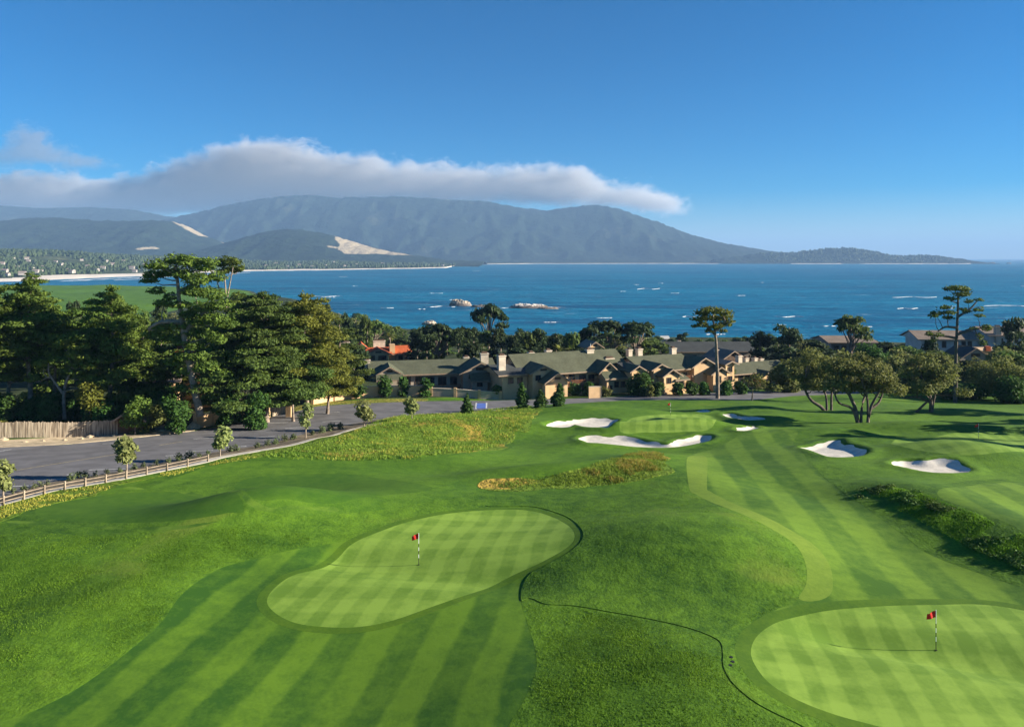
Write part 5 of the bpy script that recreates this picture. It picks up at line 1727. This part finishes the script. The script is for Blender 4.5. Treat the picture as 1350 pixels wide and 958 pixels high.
# ------------------------------------------------------------------ buildings
class House:
    """built in the photo's measures at the facade's distance, then turned so that its facade faces right of the viewer"""
    def __init__(s, name, label, px, Y, rz=0.30, cat='building', wall='stucco', roof='roof_green'):
        s.o = on_ground(px, Y)
        s.px, s.Y, s.rz = px, Y, rz
        s.root = thing(name, s.o, label, cat, None, rz)
        s.wall, s.roof = wall, roof
        s.k = 1 / math.cos(rz)

    def x(s, px):
        q = (px - CX) / F
        return (q * s.Y - s.o.x) / (math.cos(s.rz) - q * math.sin(s.rz))

    def z(s, px, py, y=0.0):
        yy = s.Y + y * math.cos(s.rz) + s.x(px) * math.sin(s.rz)
        return CAMZ - (py - HY) / F * yy - s.o.z

    def block(s, a, b, y0, y1, top, bot=None, mat=None, name='wall'):
        m_ = (a + b) / 2
        zb = -1.0 if bot is None else s.z(m_, bot, y0)
        MB().box(s.x(a), s.x(b), y0, y1, zb, s.z(m_, top, y0)).build(name, M[mat or s.wall], s.root)

    def roof_x(s, a, b, y0, y1, eave, ridge, ov=0.7, mat=None):
        """ridge along the facade"""
        m_ = (a + b) / 2
        x0, x1 = s.x(a) - ov, s.x(b) + ov
        ym = (y0 + y1) / 2
        ze, zr = s.z(m_, eave, y0), s.z(m_, ridge, ym)
        th = 0.22
        mb = MB()
        for sg, ye in ((1, y0 - ov), (-1, y1 + ov)):
            p = [(x0, ye, ze), (x0, ym, zr), (x0, ym, zr + th), (x0, ye, ze + th)]
            mb.prism(p, (x1 - x0, 0, 0))
        r = mb.build('roof', M[mat or s.roof], s.root)
        f = MB().box(x0, x1, y0 - ov - 0.06, y0 - ov - 0.003, ze - 0.1, ze + 0.2)
        f.build('fascia', M['trim_light'], r)
        # gable ends under the ridge
        for xx in (s.x(a), s.x(b) - 0.2):
            MB().prism([(xx, y0 + 0.01, ze + 0.02), (xx, y1 - 0.01, ze + 0.02), (xx, ym, zr - 0.05)], (0.2, 0, 0)).build('gable', M[s.wall], s.root)
        return r

    def roof_y(s, a, b, y0, y1, eave, peak, ov=0.6, mat=None, wall=None):
        """gable facing the viewer"""
        m_ = (a + b) / 2
        xa, xb, xm = s.x(a), s.x(b), s.x(m_)
        ze, zp = s.z(m_, eave, y0), s.z(m_, peak, y0)
        sl = (zp - ze) / max(0.1, xm - xa)
        th = 0.2
        mb = MB()
        for sg, xe in ((-1, xa - ov), (1, xb + ov)):
            zo = ze - sl * ov
            p = [(xe, y0 - ov, zo), (xm, y0 - ov, zp), (xm, y0 - ov, zp + th), (xe, y0 - ov, zo + th)]
            mb.prism(p, (0, y1 - y0 + ov, 0))
        r = mb.build('roof', M[mat or s.roof], s.root)
        bb = MB()
        for xe in (xa - ov, xb + ov):
            zo = ze - sl * ov
            bb.prism([(xe, y0 - ov - 0.08, zo - 0.12), (xm, y0 - ov - 0.08, zp - 0.12), (xm, y0 - ov - 0.08, zp + 0.18), (xe, y0 - ov - 0.08, zo + 0.18)], (0, 0.075, 0))
        bb.build('barge_board', M['trim_light'], r)
        MB().prism([(xa, y0 + 0.005, ze), (xb, y0 + 0.005, ze), (xm, y0 + 0.005, zp)], (0, 0.25, 0)).build('gable', M[wall or s.wall], s.root)
        vw = (xb - xa) * 0.13
        MB().box(xm - vw, xm + vw, y0 - 0.03, y0 + 0.002, ze + (zp - ze) * 0.25, ze + (zp - ze) * 0.55).build('gable_vent', M['trim'], s.root)
        return r

    def win(s, a, b, top, bot, y):
        m_ = (a + b) / 2
        x0, x1, z0, z1 = s.x(a), s.x(b), s.z(m_, bot, y), s.z(m_, top, y)
        f = MB()
        for q in ((x0 - .1, x0, z0 - .1, z1 + .1), (x1, x1 + .1, z0 - .1, z1 + .1), (x0, x1, z0 - .1, z0), (x0, x1, z1, z1 + .1), ((x0 + x1) / 2 - .03, (x0 + x1) / 2 + .03, z0, z1)):
            f.box(q[0], q[1], y - 0.09, y - 0.003, q[2], q[3])
        w = f.build('window', M['trim'], s.root)
        MB().box(x0, x1, y - 0.04, y - 0.004, z0, z1).build('pane', M['glass'], w)

    def chim(s, a, b, y, top, bot=None, d=1.3, mat='chimney'):
        m_ = (a + b) / 2
        x0, x1, zt = s.x(a), s.x(b), s.z(m_, top, y)
        zb = zt - 4.5 if bot is None else s.z(m_, bot, y)
        c = MB().box(x0, x1, y, y + d, zb, zt).build('chimney', M[mat], s.root)
        MB().box(x0 - .12, x1 + .12, y - .12, y + d + .12, zt + 0.003, zt + 0.22).build('chimney_cap', M['chimney'], c)
        MB().box(x0 + .25, x1 - .25, y + .25, y + d - .25, zt + 0.223, zt + 0.6).build('flue', M['trim'], c)

    def balcony(s, a, b, y, floor, top, d=1.6):
        m_ = (a + b) / 2
        x0, x1, zf, zt = s.x(a), s.x(b), s.z(m_, floor, y), s.z(m_, top, y)
        bl = MB().box(x0, x1, y - d, y - .003, zf - .2, zf).build('balcony', M['trim'], s.root)
        r = MB()
        r.box(x0, x1, y - d, y - d + .08, zt - .08, zt)
        r.box(x0, x1, y - d, y - d + .06, zf + .1, zf + .18)
        n = int((x1 - x0) / 0.22)
        for i in range(n + 1):
            xx = x0 + (x1 - x0) * i / n
            r.box(xx - .035, xx + .035, y - d + .085, y - d + .12, zf, zt - .01)
        r.build('railing', M['rail'], bl)
        for xx in (x0, x1 - .18):
            MB().box(xx, xx + .18, y - d - .10, y - d - .003, -1.0, zt + 0.03).build('balcony_post', M['trim_light'], s.root)

    def door(s, a, b, top, y):
        m_ = (a + b) / 2
        d = MB().box(s.x(a), s.x(b), y - .08, y - .003, 0.05, s.z(m_, top, y)).build('door', M['trim'], s.root)
        MB().box(s.x(b) - .3, s.x(b) - .22, y - .14, y - .083, 1.0, 1.12).build('door_handle', M['black_paint'], d)


# left green roofed building
h = House('apartment_house', 'long low left building with green grey roof and shaded balcony behind the tan garden wall', 570, 174, 0.22, 'building', 'stucco_grey')
h.block(500, 650, 0, 12, 493)
h.roof_x(490, 652, -0.5, 13, 493, 475)
h.roof_y(497, 528, -3, 4, 493, 484, 0.5)
h.block(499, 526, -2.99, -0.004, 493)
h.roof_x(497, 527, -5.4, -1.5, 502, 494.5, 0.4)
h.roof_y(606, 656, -3, 6, 491, 478, 0.7)
h.block(608, 654, -2.99, -0.004, 491)
h.roof_x(617, 638, -6, -3.1, 503, 492.5, 0.4)
h.block(618, 637, -5.5, -3.2, 503)
for a in ((535, 541), (548, 556), (562, 572), (578, 588), (594, 602)):
    h.win(a[0], a[1], 497, 507, 0)
for a in ((505, 512), (624, 630), (642, 648)):
    h.win(a[0], a[1], 500, 509, -3 if a[0] != 624 else -5.5)
h.balcony(556, 606, 0, 511, 505.5)
h.chim(617, 624, 6, 472)
h.chim(633, 643, -1.0, 467, 492)
h.chim(482, 489, 5, 476, 492)
for a in ((505, 512), (640, 646)):
    h.win(a[0], a[1], 514, 521, -3)

# middle
h = House('apartment_house', 'middle tan building with long green grey roof and dark balcony recess', 770, 174, 0.40, 'building', 'stucco')
h.block(692, 822, 0, 12, 491)
h.roof_x(688, 826, -0.4, 13, 491, 464.5)
h.block(660, 693, -1, 9, 494)
h.roof_x(656, 700, -1.4, 9.5, 494, 481, 0.6, 'roof_dark')
h.roof_y(692, 724, -3.4, 4, 491, 482, 0.5)
h.block(694, 722, -3.39, -0.004, 491)
h.roof_y(703, 733, -6.5, -1, 503, 492, 0.5)
h.block(705, 731, -6.49, -3.5, 503)
h.block(700, 712, -7.5, -6.6, 508, mat='stucco_warm')
h.roof_y(784, 806, -2.5, 4, 489, 478, 0.6)
h.roof_x(786, 822, -4.5, 0, 499, 489, 0.4)
h.block(788, 820, -4.2, -0.004, 499)
h.roof_y(812, 831, -6.5, 2, 489, 482.5, 0.5)
h.block(813.5, 829.5, -6.49, 1.5, 489, mat='stucco_warm')
for a in ((738, 744, 494, 502), (750, 757, 494, 502), (764, 772, 494, 502), (776, 783, 494, 502), (738, 744, 508, 516), (752, 760, 508, 516), (768, 776, 508, 516)):
    h.win(*a, 0)
for a in ((698, 704, 495, 501, -3.39), (718, 724, 508, 514, -6.49), (818, 824, 494, 501, -6.49), (818, 824, 507, 515, -6.49), (798, 803, 503, 510, -4.2), (806, 811, 503, 510, -4.2), (668, 674, 498, 505, -1), (680, 686, 498, 505, -1)):
    h.win(*a)
h.balcony(738, 786, 0, 506.5, 499)
for a in ((659, 668, 0.5, 470, 492), (717, 724, 8, 466, None), (742, 749, 8.5, 463, None), (788, 797, 5, 462, None), (806, 817, 2.5, 473.5, None)):
    h.chim(*a)
h.door(790, 795, 508, -4.2)

# right
h = House('apartment_house', 'tan building with green grey roof and brown balcony beside the tall single pine', 905, 180, 0.42, 'building', 'stucco')
h.block(852, 930, 0, 12, 488)
h.roof_x(848, 916, -0.4, 13, 488, 469)
h.block(832, 853, -0.5, 9, 489)
h.roof_x(829, 858, -0.8, 9.5, 489, 478, 0.6, 'roof_dark')
h.roof_y(850, 872, -3, 4, 486.5, 480, 0.5)
h.block(852, 870, -2.99, -0.004, 486.5)
h.roof_y(856, 878, -5.5, 0, 495, 487, 0.5)
h.block(857, 877, -5.49, -3.1, 495, mat='stucco_warm')
h.block(874, 887, -5.2, -0.005, 501, mat='stucco_warm')
h.roof_x(872, 888, -5.6, -0.4, 501, 494, 0.3)
h.roof_y(908, 938, -1.5, 6, 482, 472, 0.6)
h.block(910, 936, -1.49, -0.004, 482)
h.roof_y(924, 946, -4, 2, 492, 484, 0.5)
h.block(926, 944, -3.99, -1.6, 492)
h.block(946, 957, -3, 4, 480, mat='stucco_warm')
h.roof_y(944, 959, -3.4, 4.5, 480, 476.5, 0.4, 'roof_brown')
for a in ((890, 895, 491, 498, 0), (899, 905, 491, 498, 0), (892, 898, 505, 512, 0), (861, 866, 498, 505, -5.49), (876, 879, 504, 510, -5.2), (881, 884, 504, 510, -5.2), (930, 936, 496, 503, -3.99), (949, 954, 484, 490, -3), (949, 954, 496, 503, -3), (836, 841, 494, 501, -0.5)):
    h.win(*a)
h.balcony(888, 908, 0, 501, 494)
for a in ((857, 862, 9, 462, None), (870, 876, 9, 461, None), (906, 912, 6, 460, None)):
    h.chim(*a)

# far right house
h = House('apartment_house', 'low tan house with two small front gables right of the tall single pine', 1005, 198, 0.42, 'house', 'stucco', 'roof_green')
h.block(968, 1040, 0, 10, 491)
h.roof_x(966, 1042, -0.4, 11, 491, 478, 0.7)
h.roof_y(990, 1012, -3.5, 3, 497, 490, 0.5)
h.block(992, 1010, -3.49, -0.004, 497, mat='stucco_warm')
h.roof_y(1014, 1033, -3, 3, 496, 489.5, 0.5)
h.block(1016, 1031, -2.99, -0.004, 496, mat='stucco_warm')
for a in ((974, 979, 494, 501, 0), (983, 988, 494, 501, 0), (997, 1003, 500, 507, -3.49), (1020, 1026, 500, 507, -2.99), (1034, 1038, 495, 501, 0)):
    h.win(*a)
for a in ((991, 996, 5, 470, None), (1004, 1008, 6, 473, None), (1016, 1020, 6, 473, None), (1024, 1028, 6, 474, None)):
    h.chim(*a)

# red roofed house
h = House('villa', 'villa with bright red tile roofs and tan chimneys among the dark trees', 495, 238, 0.25, 'house', 'stucco', 'roof_red')
h.block(452, 512, 0, 9, 468)
h.roof_x(449, 514, -0.3, 9, 468, 459)
h.roof_y(483, 513, -3, 3, 467, 460, 0.5)
h.block(485, 511, -2.99, -0.004, 467)
h.block(522, 540, 1, 8, 467)
h.roof_x(520, 541, 0.7, 8.5, 467, 456)
h.block(514, 521, 0.5, 3, 454, name='chimney_tower')
h.roof_y(470, 484, 1, 7, 459, 453, 0.4)
h.block(472, 482, 1.01, 6, 459)
for a in ((457, 462, 470, 475, 0), (466, 471, 470, 475, 0), (487, 493, 469, 474, -3), (498, 508, 469, 474, -3), (526, 531, 469, 474, 1)):
    h.win(*a)
for a in ((453, 462, 5, 452, None), (494, 510, 6, 450, None), (472, 475, -0.5, 459, None), (537, 541, -0.5, 465, None)):
    h.chim(*a)
# brown house among the pines
h = House('cabin', 'small dark brown house with pale roof edge under the pines behind the board fence', 172, 113, 0.2, 'house', 'trim', 'roof_brown')
h.block(155, 188, 0, 5, 552)
h.roof_y(153, 190, -0.5, 5.5, 553, 541, 0.5, wall='trim')
for a in ((162, 167, 556, 562, 0), (175, 180, 556, 562, 0)):
    h.win(*a)
h = House('cabin', 'warm tan house seen through the trunks between pointed pine and tallest pine', 205, 139, 0.3, 'house', 'stucco_warm', 'roof_brown')
h.block(182, 232, 0, 6, 505)
h.roof_x(180, 234, -0.4, 6.5, 505, 494)
for a in ((190, 196, 509, 516, 0), (204, 212, 509, 516, 0), (220, 226, 509, 516, 0)):
    h.win(*a)
h = House('cabin', 'red roofed house glimpsed through the boughs right of the tallest pine trunk', 262, 150, 0.3, 'house', 'stucco', 'roof_red')
h.block(238, 288, 0, 7, 466)
h.roof_x(236, 290, -0.4, 7.5, 466, 454)
for a in ((246, 252, 471, 478, 0), (260, 268, 471, 478, 0), (276, 282, 471, 478, 0)):
    h.win(*a)
# behind the right building: dark long roofs
h = House('beach_club', 'long low building with dark slate roof between the houses and the sea', 930, 262, 0.05, 'building', 'stucco_grey', 'roof_dark')
h.block(872, 990, 0, 14, 464)
h.roof_x(868, 994, -0.5, 15, 464, 451)
for a in (880, 896, 912, 958, 974):
    h.win(a, a + 6, 468, 474, 0)
h.chim(902, 906, 8, 450, None)
h = House('gabled_house', 'brown gabled house with pale roof edge right behind the tall single pine trunk', 965, 222, 0.35, 'house', 'trim', 'roof_brown')
h.block(945, 986, 0, 8, 478)
h.roof_y(943, 988, -0.5, 9, 478, 463, 0.6, wall='trim')
for a in ((955, 960, 481, 487, 0), (972, 977, 481, 487, 0)):
    h.win(*a)
h.chim(958, 962, 5, 462, None)
h = House('beach_hut', 'tiny white hut on the shore against the sea', 877, 470, 0.1, 'hut', 'stucco_white', 'roof_dark')
h.block(872.5, 882, 0, 4, 447)
h.roof_x(872, 882.5, -0.2, 4.2, 447, 443, 0.3, 'stucco_white')
h.win(875, 879, 449, 452, 0)
h = House('gabled_house', 'yellow gable end of a house behind the middle building beside a white flagpole', 783, 214, 0.3, 'house', 'stucco_warm', 'roof_brown')
h.block(776, 792, 0, 6, 458)
h.roof_y(774, 794, -0.4, 6.5, 458, 451, 0.4)
h.win(781, 786, 461, 466, 0)
p = on_ground(778.5, 205)
r = thing('flagpole', p, 'thin white flagpole standing behind the middle building roof', 'flagpole')
mb = MB()
mb.tube([(0, 0, -0.2), (0, 0, hgt(p, 453))], [0.09, 0.06], 7)
mb.build('pole', M['white_paint'], r)
mb = MB()
mb.tube([(0, 0, hgt(p, 453) + 0.002), (0, 0, hgt(p, 453) + 0.16)], [0.11, 0.05], 7)
mb.build('finial', M['paint_yellow'], r)
# grey flat roofed building and the hotel
h = House('grey_building', 'grey flat roofed building half hidden behind bushes left of the hotel', 1122, 248, 0.0, 'building', 'stucco_shade', 'roof_dark')
h.block(1096, 1150, 0, 12, 452)
h.roof_x(1092, 1154, -0.6, 13, 452, 443, 0.6, 'roof_brown')
for a in (1100, 1110, 1120, 1130, 1140):
    h.win(a, a + 5, 456, 463, 0)
h = House('hotel', 'long white hotel with brown roof, chimney and rows of windows by the sea at right', 1320, 268, -0.05, 'hotel', 'stucco_white', 'roof_brown')
h.block(1304, 1420, 0, 14, 443)
h.roof_x(1302, 1424, -0.6, 15, 443, 431, 0.6)
for a in (1318, 1328, 1338, 1348, 1358, 1368):
    h.win(a, a + 4, 446, 452, 0)
h.chim(1311, 1318, -1.0, 431, 452, 1.6, 'stucco_grey')
h.block(1218, 1292, 2, 14, 448)
h.roof_x(1214, 1296, 1.4, 15, 448, 436, 0.6)
for a in (1228, 1246, 1262, 1272, 1280):
    h.win(a, a + 5, 450, 458, 2)
h.block(1292.5, 1305, 3, 13, 446)
h = House('hotel_terrace', 'low hotel wing with tan terrace wall, dark sloping roof and orange awning', 1320, 246, 0.05, 'building', 'stucco', 'roof_dark')
h.block(1296, 1400, 0, 10, 462)
h.roof_y(1258, 1304, -2, 8, 474, 459, 0.5, wall='stucco_grey')
h.block(1260, 1302, -1.99, -0.004, 474, mat='stucco_grey')
for a in (1316, 1328, 1342):
    h.win(a, a + 5, 466, 471, 0)
MB().box(h.x(1297), h.x(1303), -1.2, -.01, h.z(1300, 462), h.z(1300, 456)).build('awning', M['roof_red'], h.root)
MB().box(h.x(1296), h.x(1400), -.25, -.004, h.z(1340, 461.8), h.z(1340, 458.5)).build('parapet', M['chimney'], h.root)

# ------------------------------------------------------------------ rocks in the bay
def sea_rock(label, px, py, w_, h_, d_, seed, cap):
    x, y = sea(px, py)
    rng = np.random.default_rng(seed)
    n, m_ = 40, 18
    U, Vv = np.meshgrid(np.linspace(-1, 1, n), np.linspace(-1, 1, m_))
    R2 = np.sqrt(U ** 2 + Vv ** 2)
    prof = np.clip(1.02 - R2 ** 5, -0.25, 1)
    rid = vnoise(U * 3 + seed, Vv * 2, 1.0, seed) * 0.7 + vnoise(U * 9, Vv * 5, 1.0, seed + 1) * 0.45
    Z = prof * h_ * (0.45 + rid * 0.75)
    V = np.stack([U.ravel() * w_ / 2, Vv.ravel() * d_ / 2, Z.ravel() - 0.3], 1)
    i = np.arange(n * m_).reshape(m_, n)
    q = np.stack([i[:-1, :-1].ravel(), i[:-1, 1:].ravel(), i[1:, 1:].ravel(), i[1:, :-1].ravel()], 1)
    zq = Z.ravel()[q].mean(1)
    return tag(mesh_arrays('sea_rock', V, [q], [M['rock'], M['rock_pale' if cap < 0.5 else 'guano']], loc=(x, y, 0), mat_idx=((zq > cap * h_) & (rng.random(len(q)) < 0.85)).astype(int)), label, 'rock')


sea_rock('pale topped humped rock standing in the bay behind the umbrella cypress', 607, 403, 28, 8.0, 14, 2, 0.45)
sea_rock('dark low reef joining the pale topped rock on its right', 634, 404.5, 26, 3.0, 10, 6, 2.0)
sea_rock('long flat rock in the bay crowned with white bird droppings', 697, 406, 48, 5.2, 16, 4, 0.62)
sea_rock('low dark rock tail running right from the long flat rock', 722, 407, 26, 2.4, 9, 9, 2.0)
sea_rock('pale rock outcrop on the near shore left of the umbrella cypress', 566, 428, 14, 3.5, 8, 11, 0.4)
sea_rock('tiny rock in the surf off the headland tip', 1308, 347.4, 70, 14, 40, 13, 2.0)
sea_rock('second tiny rock farther right in the surf off the headland tip', 1330, 347.6, 50, 10, 30, 15, 2.0)

# ------------------------------------------------------------------ golf flags
def golf_flag(label, base, H_, big, rz=0.0):
    r = thing('golf_flag', base, label, 'golf flag')
    n = 9
    mb = MB()
    idx = []
    for i in range(n):
        m0 = mb.n
        mb.tube([(0, 0, H_ * i / n), (0, 0, H_ * (i + 1) / n)], [0.019 if big else 0.022] * 2, 7, cap=(i == n - 1))
        idx += [i % 2 if 0 < i < n - 2 else (1 if i == 0 else 0)] * 7
    idx += [0] * 7
    V = np.vstack(mb.v)
    mesh_arrays('pole', V, [np.vstack(mb.q), np.vstack(mb.t)], [M['white_paint'], M['black_paint']], r, mat_idx=idx)
    # cloth hanging out to the left, rippled, with a thickness
    nu, nv = 14, 8
    U, Vv = np.meshgrid(np.linspace(0, 1, nu), np.linspace(0, 1, nv))
    fw, fh_ = 0.50, 0.36
    X = -U * fw * 0.92 - 0.02
    Yy = 0.07 * np.sin(U * 6.5 + Vv * 1.2) * U
    Z = H_ - 0.03 - Vv * fh_ * (1 - 0.1 * U) - U * 0.20 * (0.6 + 0.4 * U)
    f1 = np.stack([X.ravel(), Yy.ravel() - 0.004, Z.ravel()], 1)
    f2 = f1 + np.array([0, 0.008, 0])
    i = np.arange(nu * nv).reshape(nv, nu)
    q = np.stack([i[:-1, :-1].ravel(), i[:-1, 1:].ravel(), i[1:, 1:].ravel(), i[1:, :-1].ravel()], 1)
    edge = np.concatenate([i[0], i[1:, -1], i[-1, ::-1][1:], i[::-1, 0][1:]])
    ring = np.stack([edge[:-1], edge[1:], edge[1:] + nu * nv, edge[:-1] + nu * nv], 1)
    mesh_arrays('flag', np.vstack([f1, f2]), [np.vstack([q, q[:, ::-1] + nu * nv, ring])], M['flag_red'], r, smooth=True)
    mb = MB()
    th = np.linspace(0, 2 * np.pi, 17)[:-1]
    mb.add(np.vstack([[(0, 0, 0.012)], np.stack([0.075 * np.cos(th), 0.075 * np.sin(th), np.full(16, 0.012)], 1)]), (), [(0, 1 + k, 1 + (k + 1) % 16) for k in range(16)])
    mb.build('cup', M['hole'], r)


golf_flag('red flag on banded white pole on the left near green', at(552, 745), 2.2, True)
golf_flag('red flag on banded white pole on the right near green', at(1234, 858), 2.2, True)
golf_flag('small red flag on the far green beyond the twin bunkers', at(884, 547.5), 2.2, False)
golf_flag('small red flag in shade on the far right green', at(1290, 579), 2.2, False)
# low sprinkler heads / ball marks by the right green
for (px, py) in ((964, 867), (966, 873), (963, 878)):
    p = at(px, py)
    mb = MB()
    mb.tube([(0, 0, -0.02), (0, 0, 0.05)], [0.09, 0.09], 10)
    tag(mb.build('sprinkler_head', M['black_paint'], loc=p), 'tiny dark sprinkler head in the turf left of the right near green', 'sprinkler', 'sprinkler heads beside the right near green')

# ------------------------------------------------------------------ off-frame trees at right that throw their shade over the course
for (x, Y, H_, R_, um) in [(84, 99.5, 14, 4.0, 1), (92, 90, 15, 4.4, 1), (83, 101, 14, 4.5, 1), (96, 112, 13, 5.0, 0), (88, 106, 15, 4.5, 1), (104, 121, 14, 5.5, 0), (112, 132, 14, 5, 1), (118, 110, 16, 5, 0)]:
    g = Vector((x, Y, ground_z(x, Y)))
    r = thing('cypress_tree', g, 'cypress beyond the right edge of the photo shading the fairway', 'tree', 'cypresses beyond the right edge', RNG.uniform(0, 6))
    r.scale = (R_ / 4.6, R_ / 4.6, H_ / 10)
    for me, nm in zip(PROTO[3 if um else 2], ('trunk', 'crown')):
        c = bpy.data.objects.new(nm, me)
        COL.objects.link(c)
        c.parent = r

# ------------------------------------------------------------------ long grass and scrub that stand up from the turf
AVOID = [(pA, 0.7), (pB, 0.9), (trace(STRIP), 0.15), (trace(FAIRWAY), 0.15), (trace(APRON_A), 0.15), (trace(TEE_A), 0.1)]


def tufts(name, poly_px, n, h0, h1, mat, w=0.05, avoid=False, clump=0.0):
    P_ = np.vstack([np.array(p) for p in [[at0(*q) for q in poly_px]]])
    lo, hi = P_.min(0), P_.max(0)
    X = RNG.uniform(lo[0], hi[0], n * 3)
    Y = RNG.uniform(lo[1], hi[1], n * 3)
    _, ins = seg_dist(X, Y, P_, True)
    ed, _ = seg_dist(X, Y, P_, True)
    k = ins & (vnoise(X, Y, 0.5, 9) > clump) & (ed > RNG.random(len(X)) ** 2 * 2.2 * vnoise(X, Y, 0.45, 33))
    if avoid:
        for pl, mg in AVOID:
            k &= sdf(X, Y, pl) > mg
        k &= RNG.random(len(X)) < 0.25 + 0.75 * smooth(0.25, 0.6, vnoise(X, Y, 0.35, 9))
    X, Y = X[k][:n], Y[k][:n]
    Z = terr(X, Y)
    m = len(X)
    B = 3
    X, Y, Z = np.repeat(X, B), np.repeat(Y, B), np.repeat(Z, B)
    a = RNG.uniform(0, 6.28, m * B)
    h = RNG.uniform(h0, h1, m * B) * (0.5 + 1.0 * vnoise(X, Y, 0.8, 4))
    lean = RNG.normal(size=(m * B, 2)) * h[:, None] * 0.35
    bx, by = np.cos(a) * w * (0.6 + h), np.sin(a) * w * (0.6 + h)
    X = X + RNG.normal(size=m * B) * 0.08
    Y = Y + RNG.normal(size=m * B) * 0.08
    V = np.stack([np.stack([X - bx, Y - by, Z], 1), np.stack([X + bx, Y + by, Z], 1), np.stack([X + bx * 0.5 + lean[:, 0] * 0.6, Y + by * 0.5 + lean[:, 1] * 0.6, Z + h * 0.75], 1), np.stack([X + lean[:, 0], Y + lean[:, 1], Z + h], 1)], 1).reshape(-1, 3)
    return tag(mesh_arrays(name, V, [np.arange(len(V)).reshape(-1, 4)], mat), kind='stuff')


M['blade_green'] = foliage_mat('long_grass_blades', (0.085, 0.165, 0.016), (0.26, 0.36, 0.045), 0.35, 0.35)
M['blade_gold'] = foliage_mat('golden_grass_blades', (0.20, 0.21, 0.025), (0.42, 0.36, 0.07), 0.35, 0.35)
M['rough_blades'] = foliage_mat('rough_turf_blades', (0.048, 0.125, 0.011), (0.190, 0.340, 0.024), 0.3, 0.4)
M['scrub'] = foliage_mat('scrub_leaves', (0.034, 0.074, 0.010), (0.100, 0.180, 0.022), 0.8, 0.2)
tufts('long_grass', FESCUE, 13000, 0.08, 0.32, M['blade_green'])
tufts('golden_grass', FESCUE, 4000, 0.1, 0.34, M['blade_gold'], clump=0.62)
tufts('long_grass', FESCUE2, 8000, 0.06, 0.24, M['blade_green'])
tufts('golden_grass', FESCUE2[2:9], 3500, 0.1, 0.3, M['blade_gold'], clump=0.5)
tufts('golden_grass', FESCUE3, 2200, 0.08, 0.24, M['blade_gold'], clump=0.3)
tufts('bank_grass', LONG_R, 9000, 0.04, 0.13, M['rough_blades'], clump=0.3)
tufts('rough_grass', HUMP[:8] + [(735, 665), (800, 655), (850, 645), (895, 636)] + HUMP[15:31] + HUMP[31:], 16000, 0.02, 0.065, M['rough_blades'], 0.03, clump=-1, avoid=True)
tufts('rough_grass', [(687, 795), (760, 802), (850, 817), (935, 840), (950, 850), (953, 880), (990, 924), (1060, 962), (1080, 985), (640, 985), (692, 925), (708, 885), (706, 850)], 14000, 0.02, 0.065, M['rough_blades'], 0.03, clump=-1, avoid=True)
tufts('rough_grass', [(-20, 705), (120, 705), (260, 700), (340, 690), (400, 700), (420, 718), (333, 736), (283, 751), (240, 782), (213, 818), (177, 851), (110, 900), (40, 935), (-40, 975)], 26000, 0.02, 0.065, M['rough_blades'], 0.03, clump=-1, avoid=True)
for (px, py, rx, rz, lab) in [(1158, 646, 20, 7, 'low dark scrub patch at the top left end of the right hand ridge'), (1200, 658, 22, 9, 'low dark scrub patch on the right hand ridge, second from its top end'), (1235, 670, 20, 9, 'low dark scrub patch in the middle of the right hand ridge'),
                              (1295, 716, 26, 12, 'large dark scrub clump on the near slope of the right hand ridge'), (1340, 735, 24, 12, 'dark scrub clump where the right hand ridge meets the photo edge')]:
    g = at(px, py)
    kx = g.y / F
    pads = []
    for i in range(20):
        x, y = RNG.normal() * rx * kx * 0.38, RNG.normal() * rz * kx * 1.1
        r_ = RNG.uniform(0.3, 0.6)
        pads.append((x, y, ground_z(g.x + x, g.y + y) - g.z + 0.05, r_, r_, r_ * 0.36))
    V, Q = leaf_quads(pads, 45, 0.085, 0.6, flat=0.5)
    tag(mesh_arrays('scrub_clump', V, [Q], M['scrub'], loc=g), lab, 'scrub')
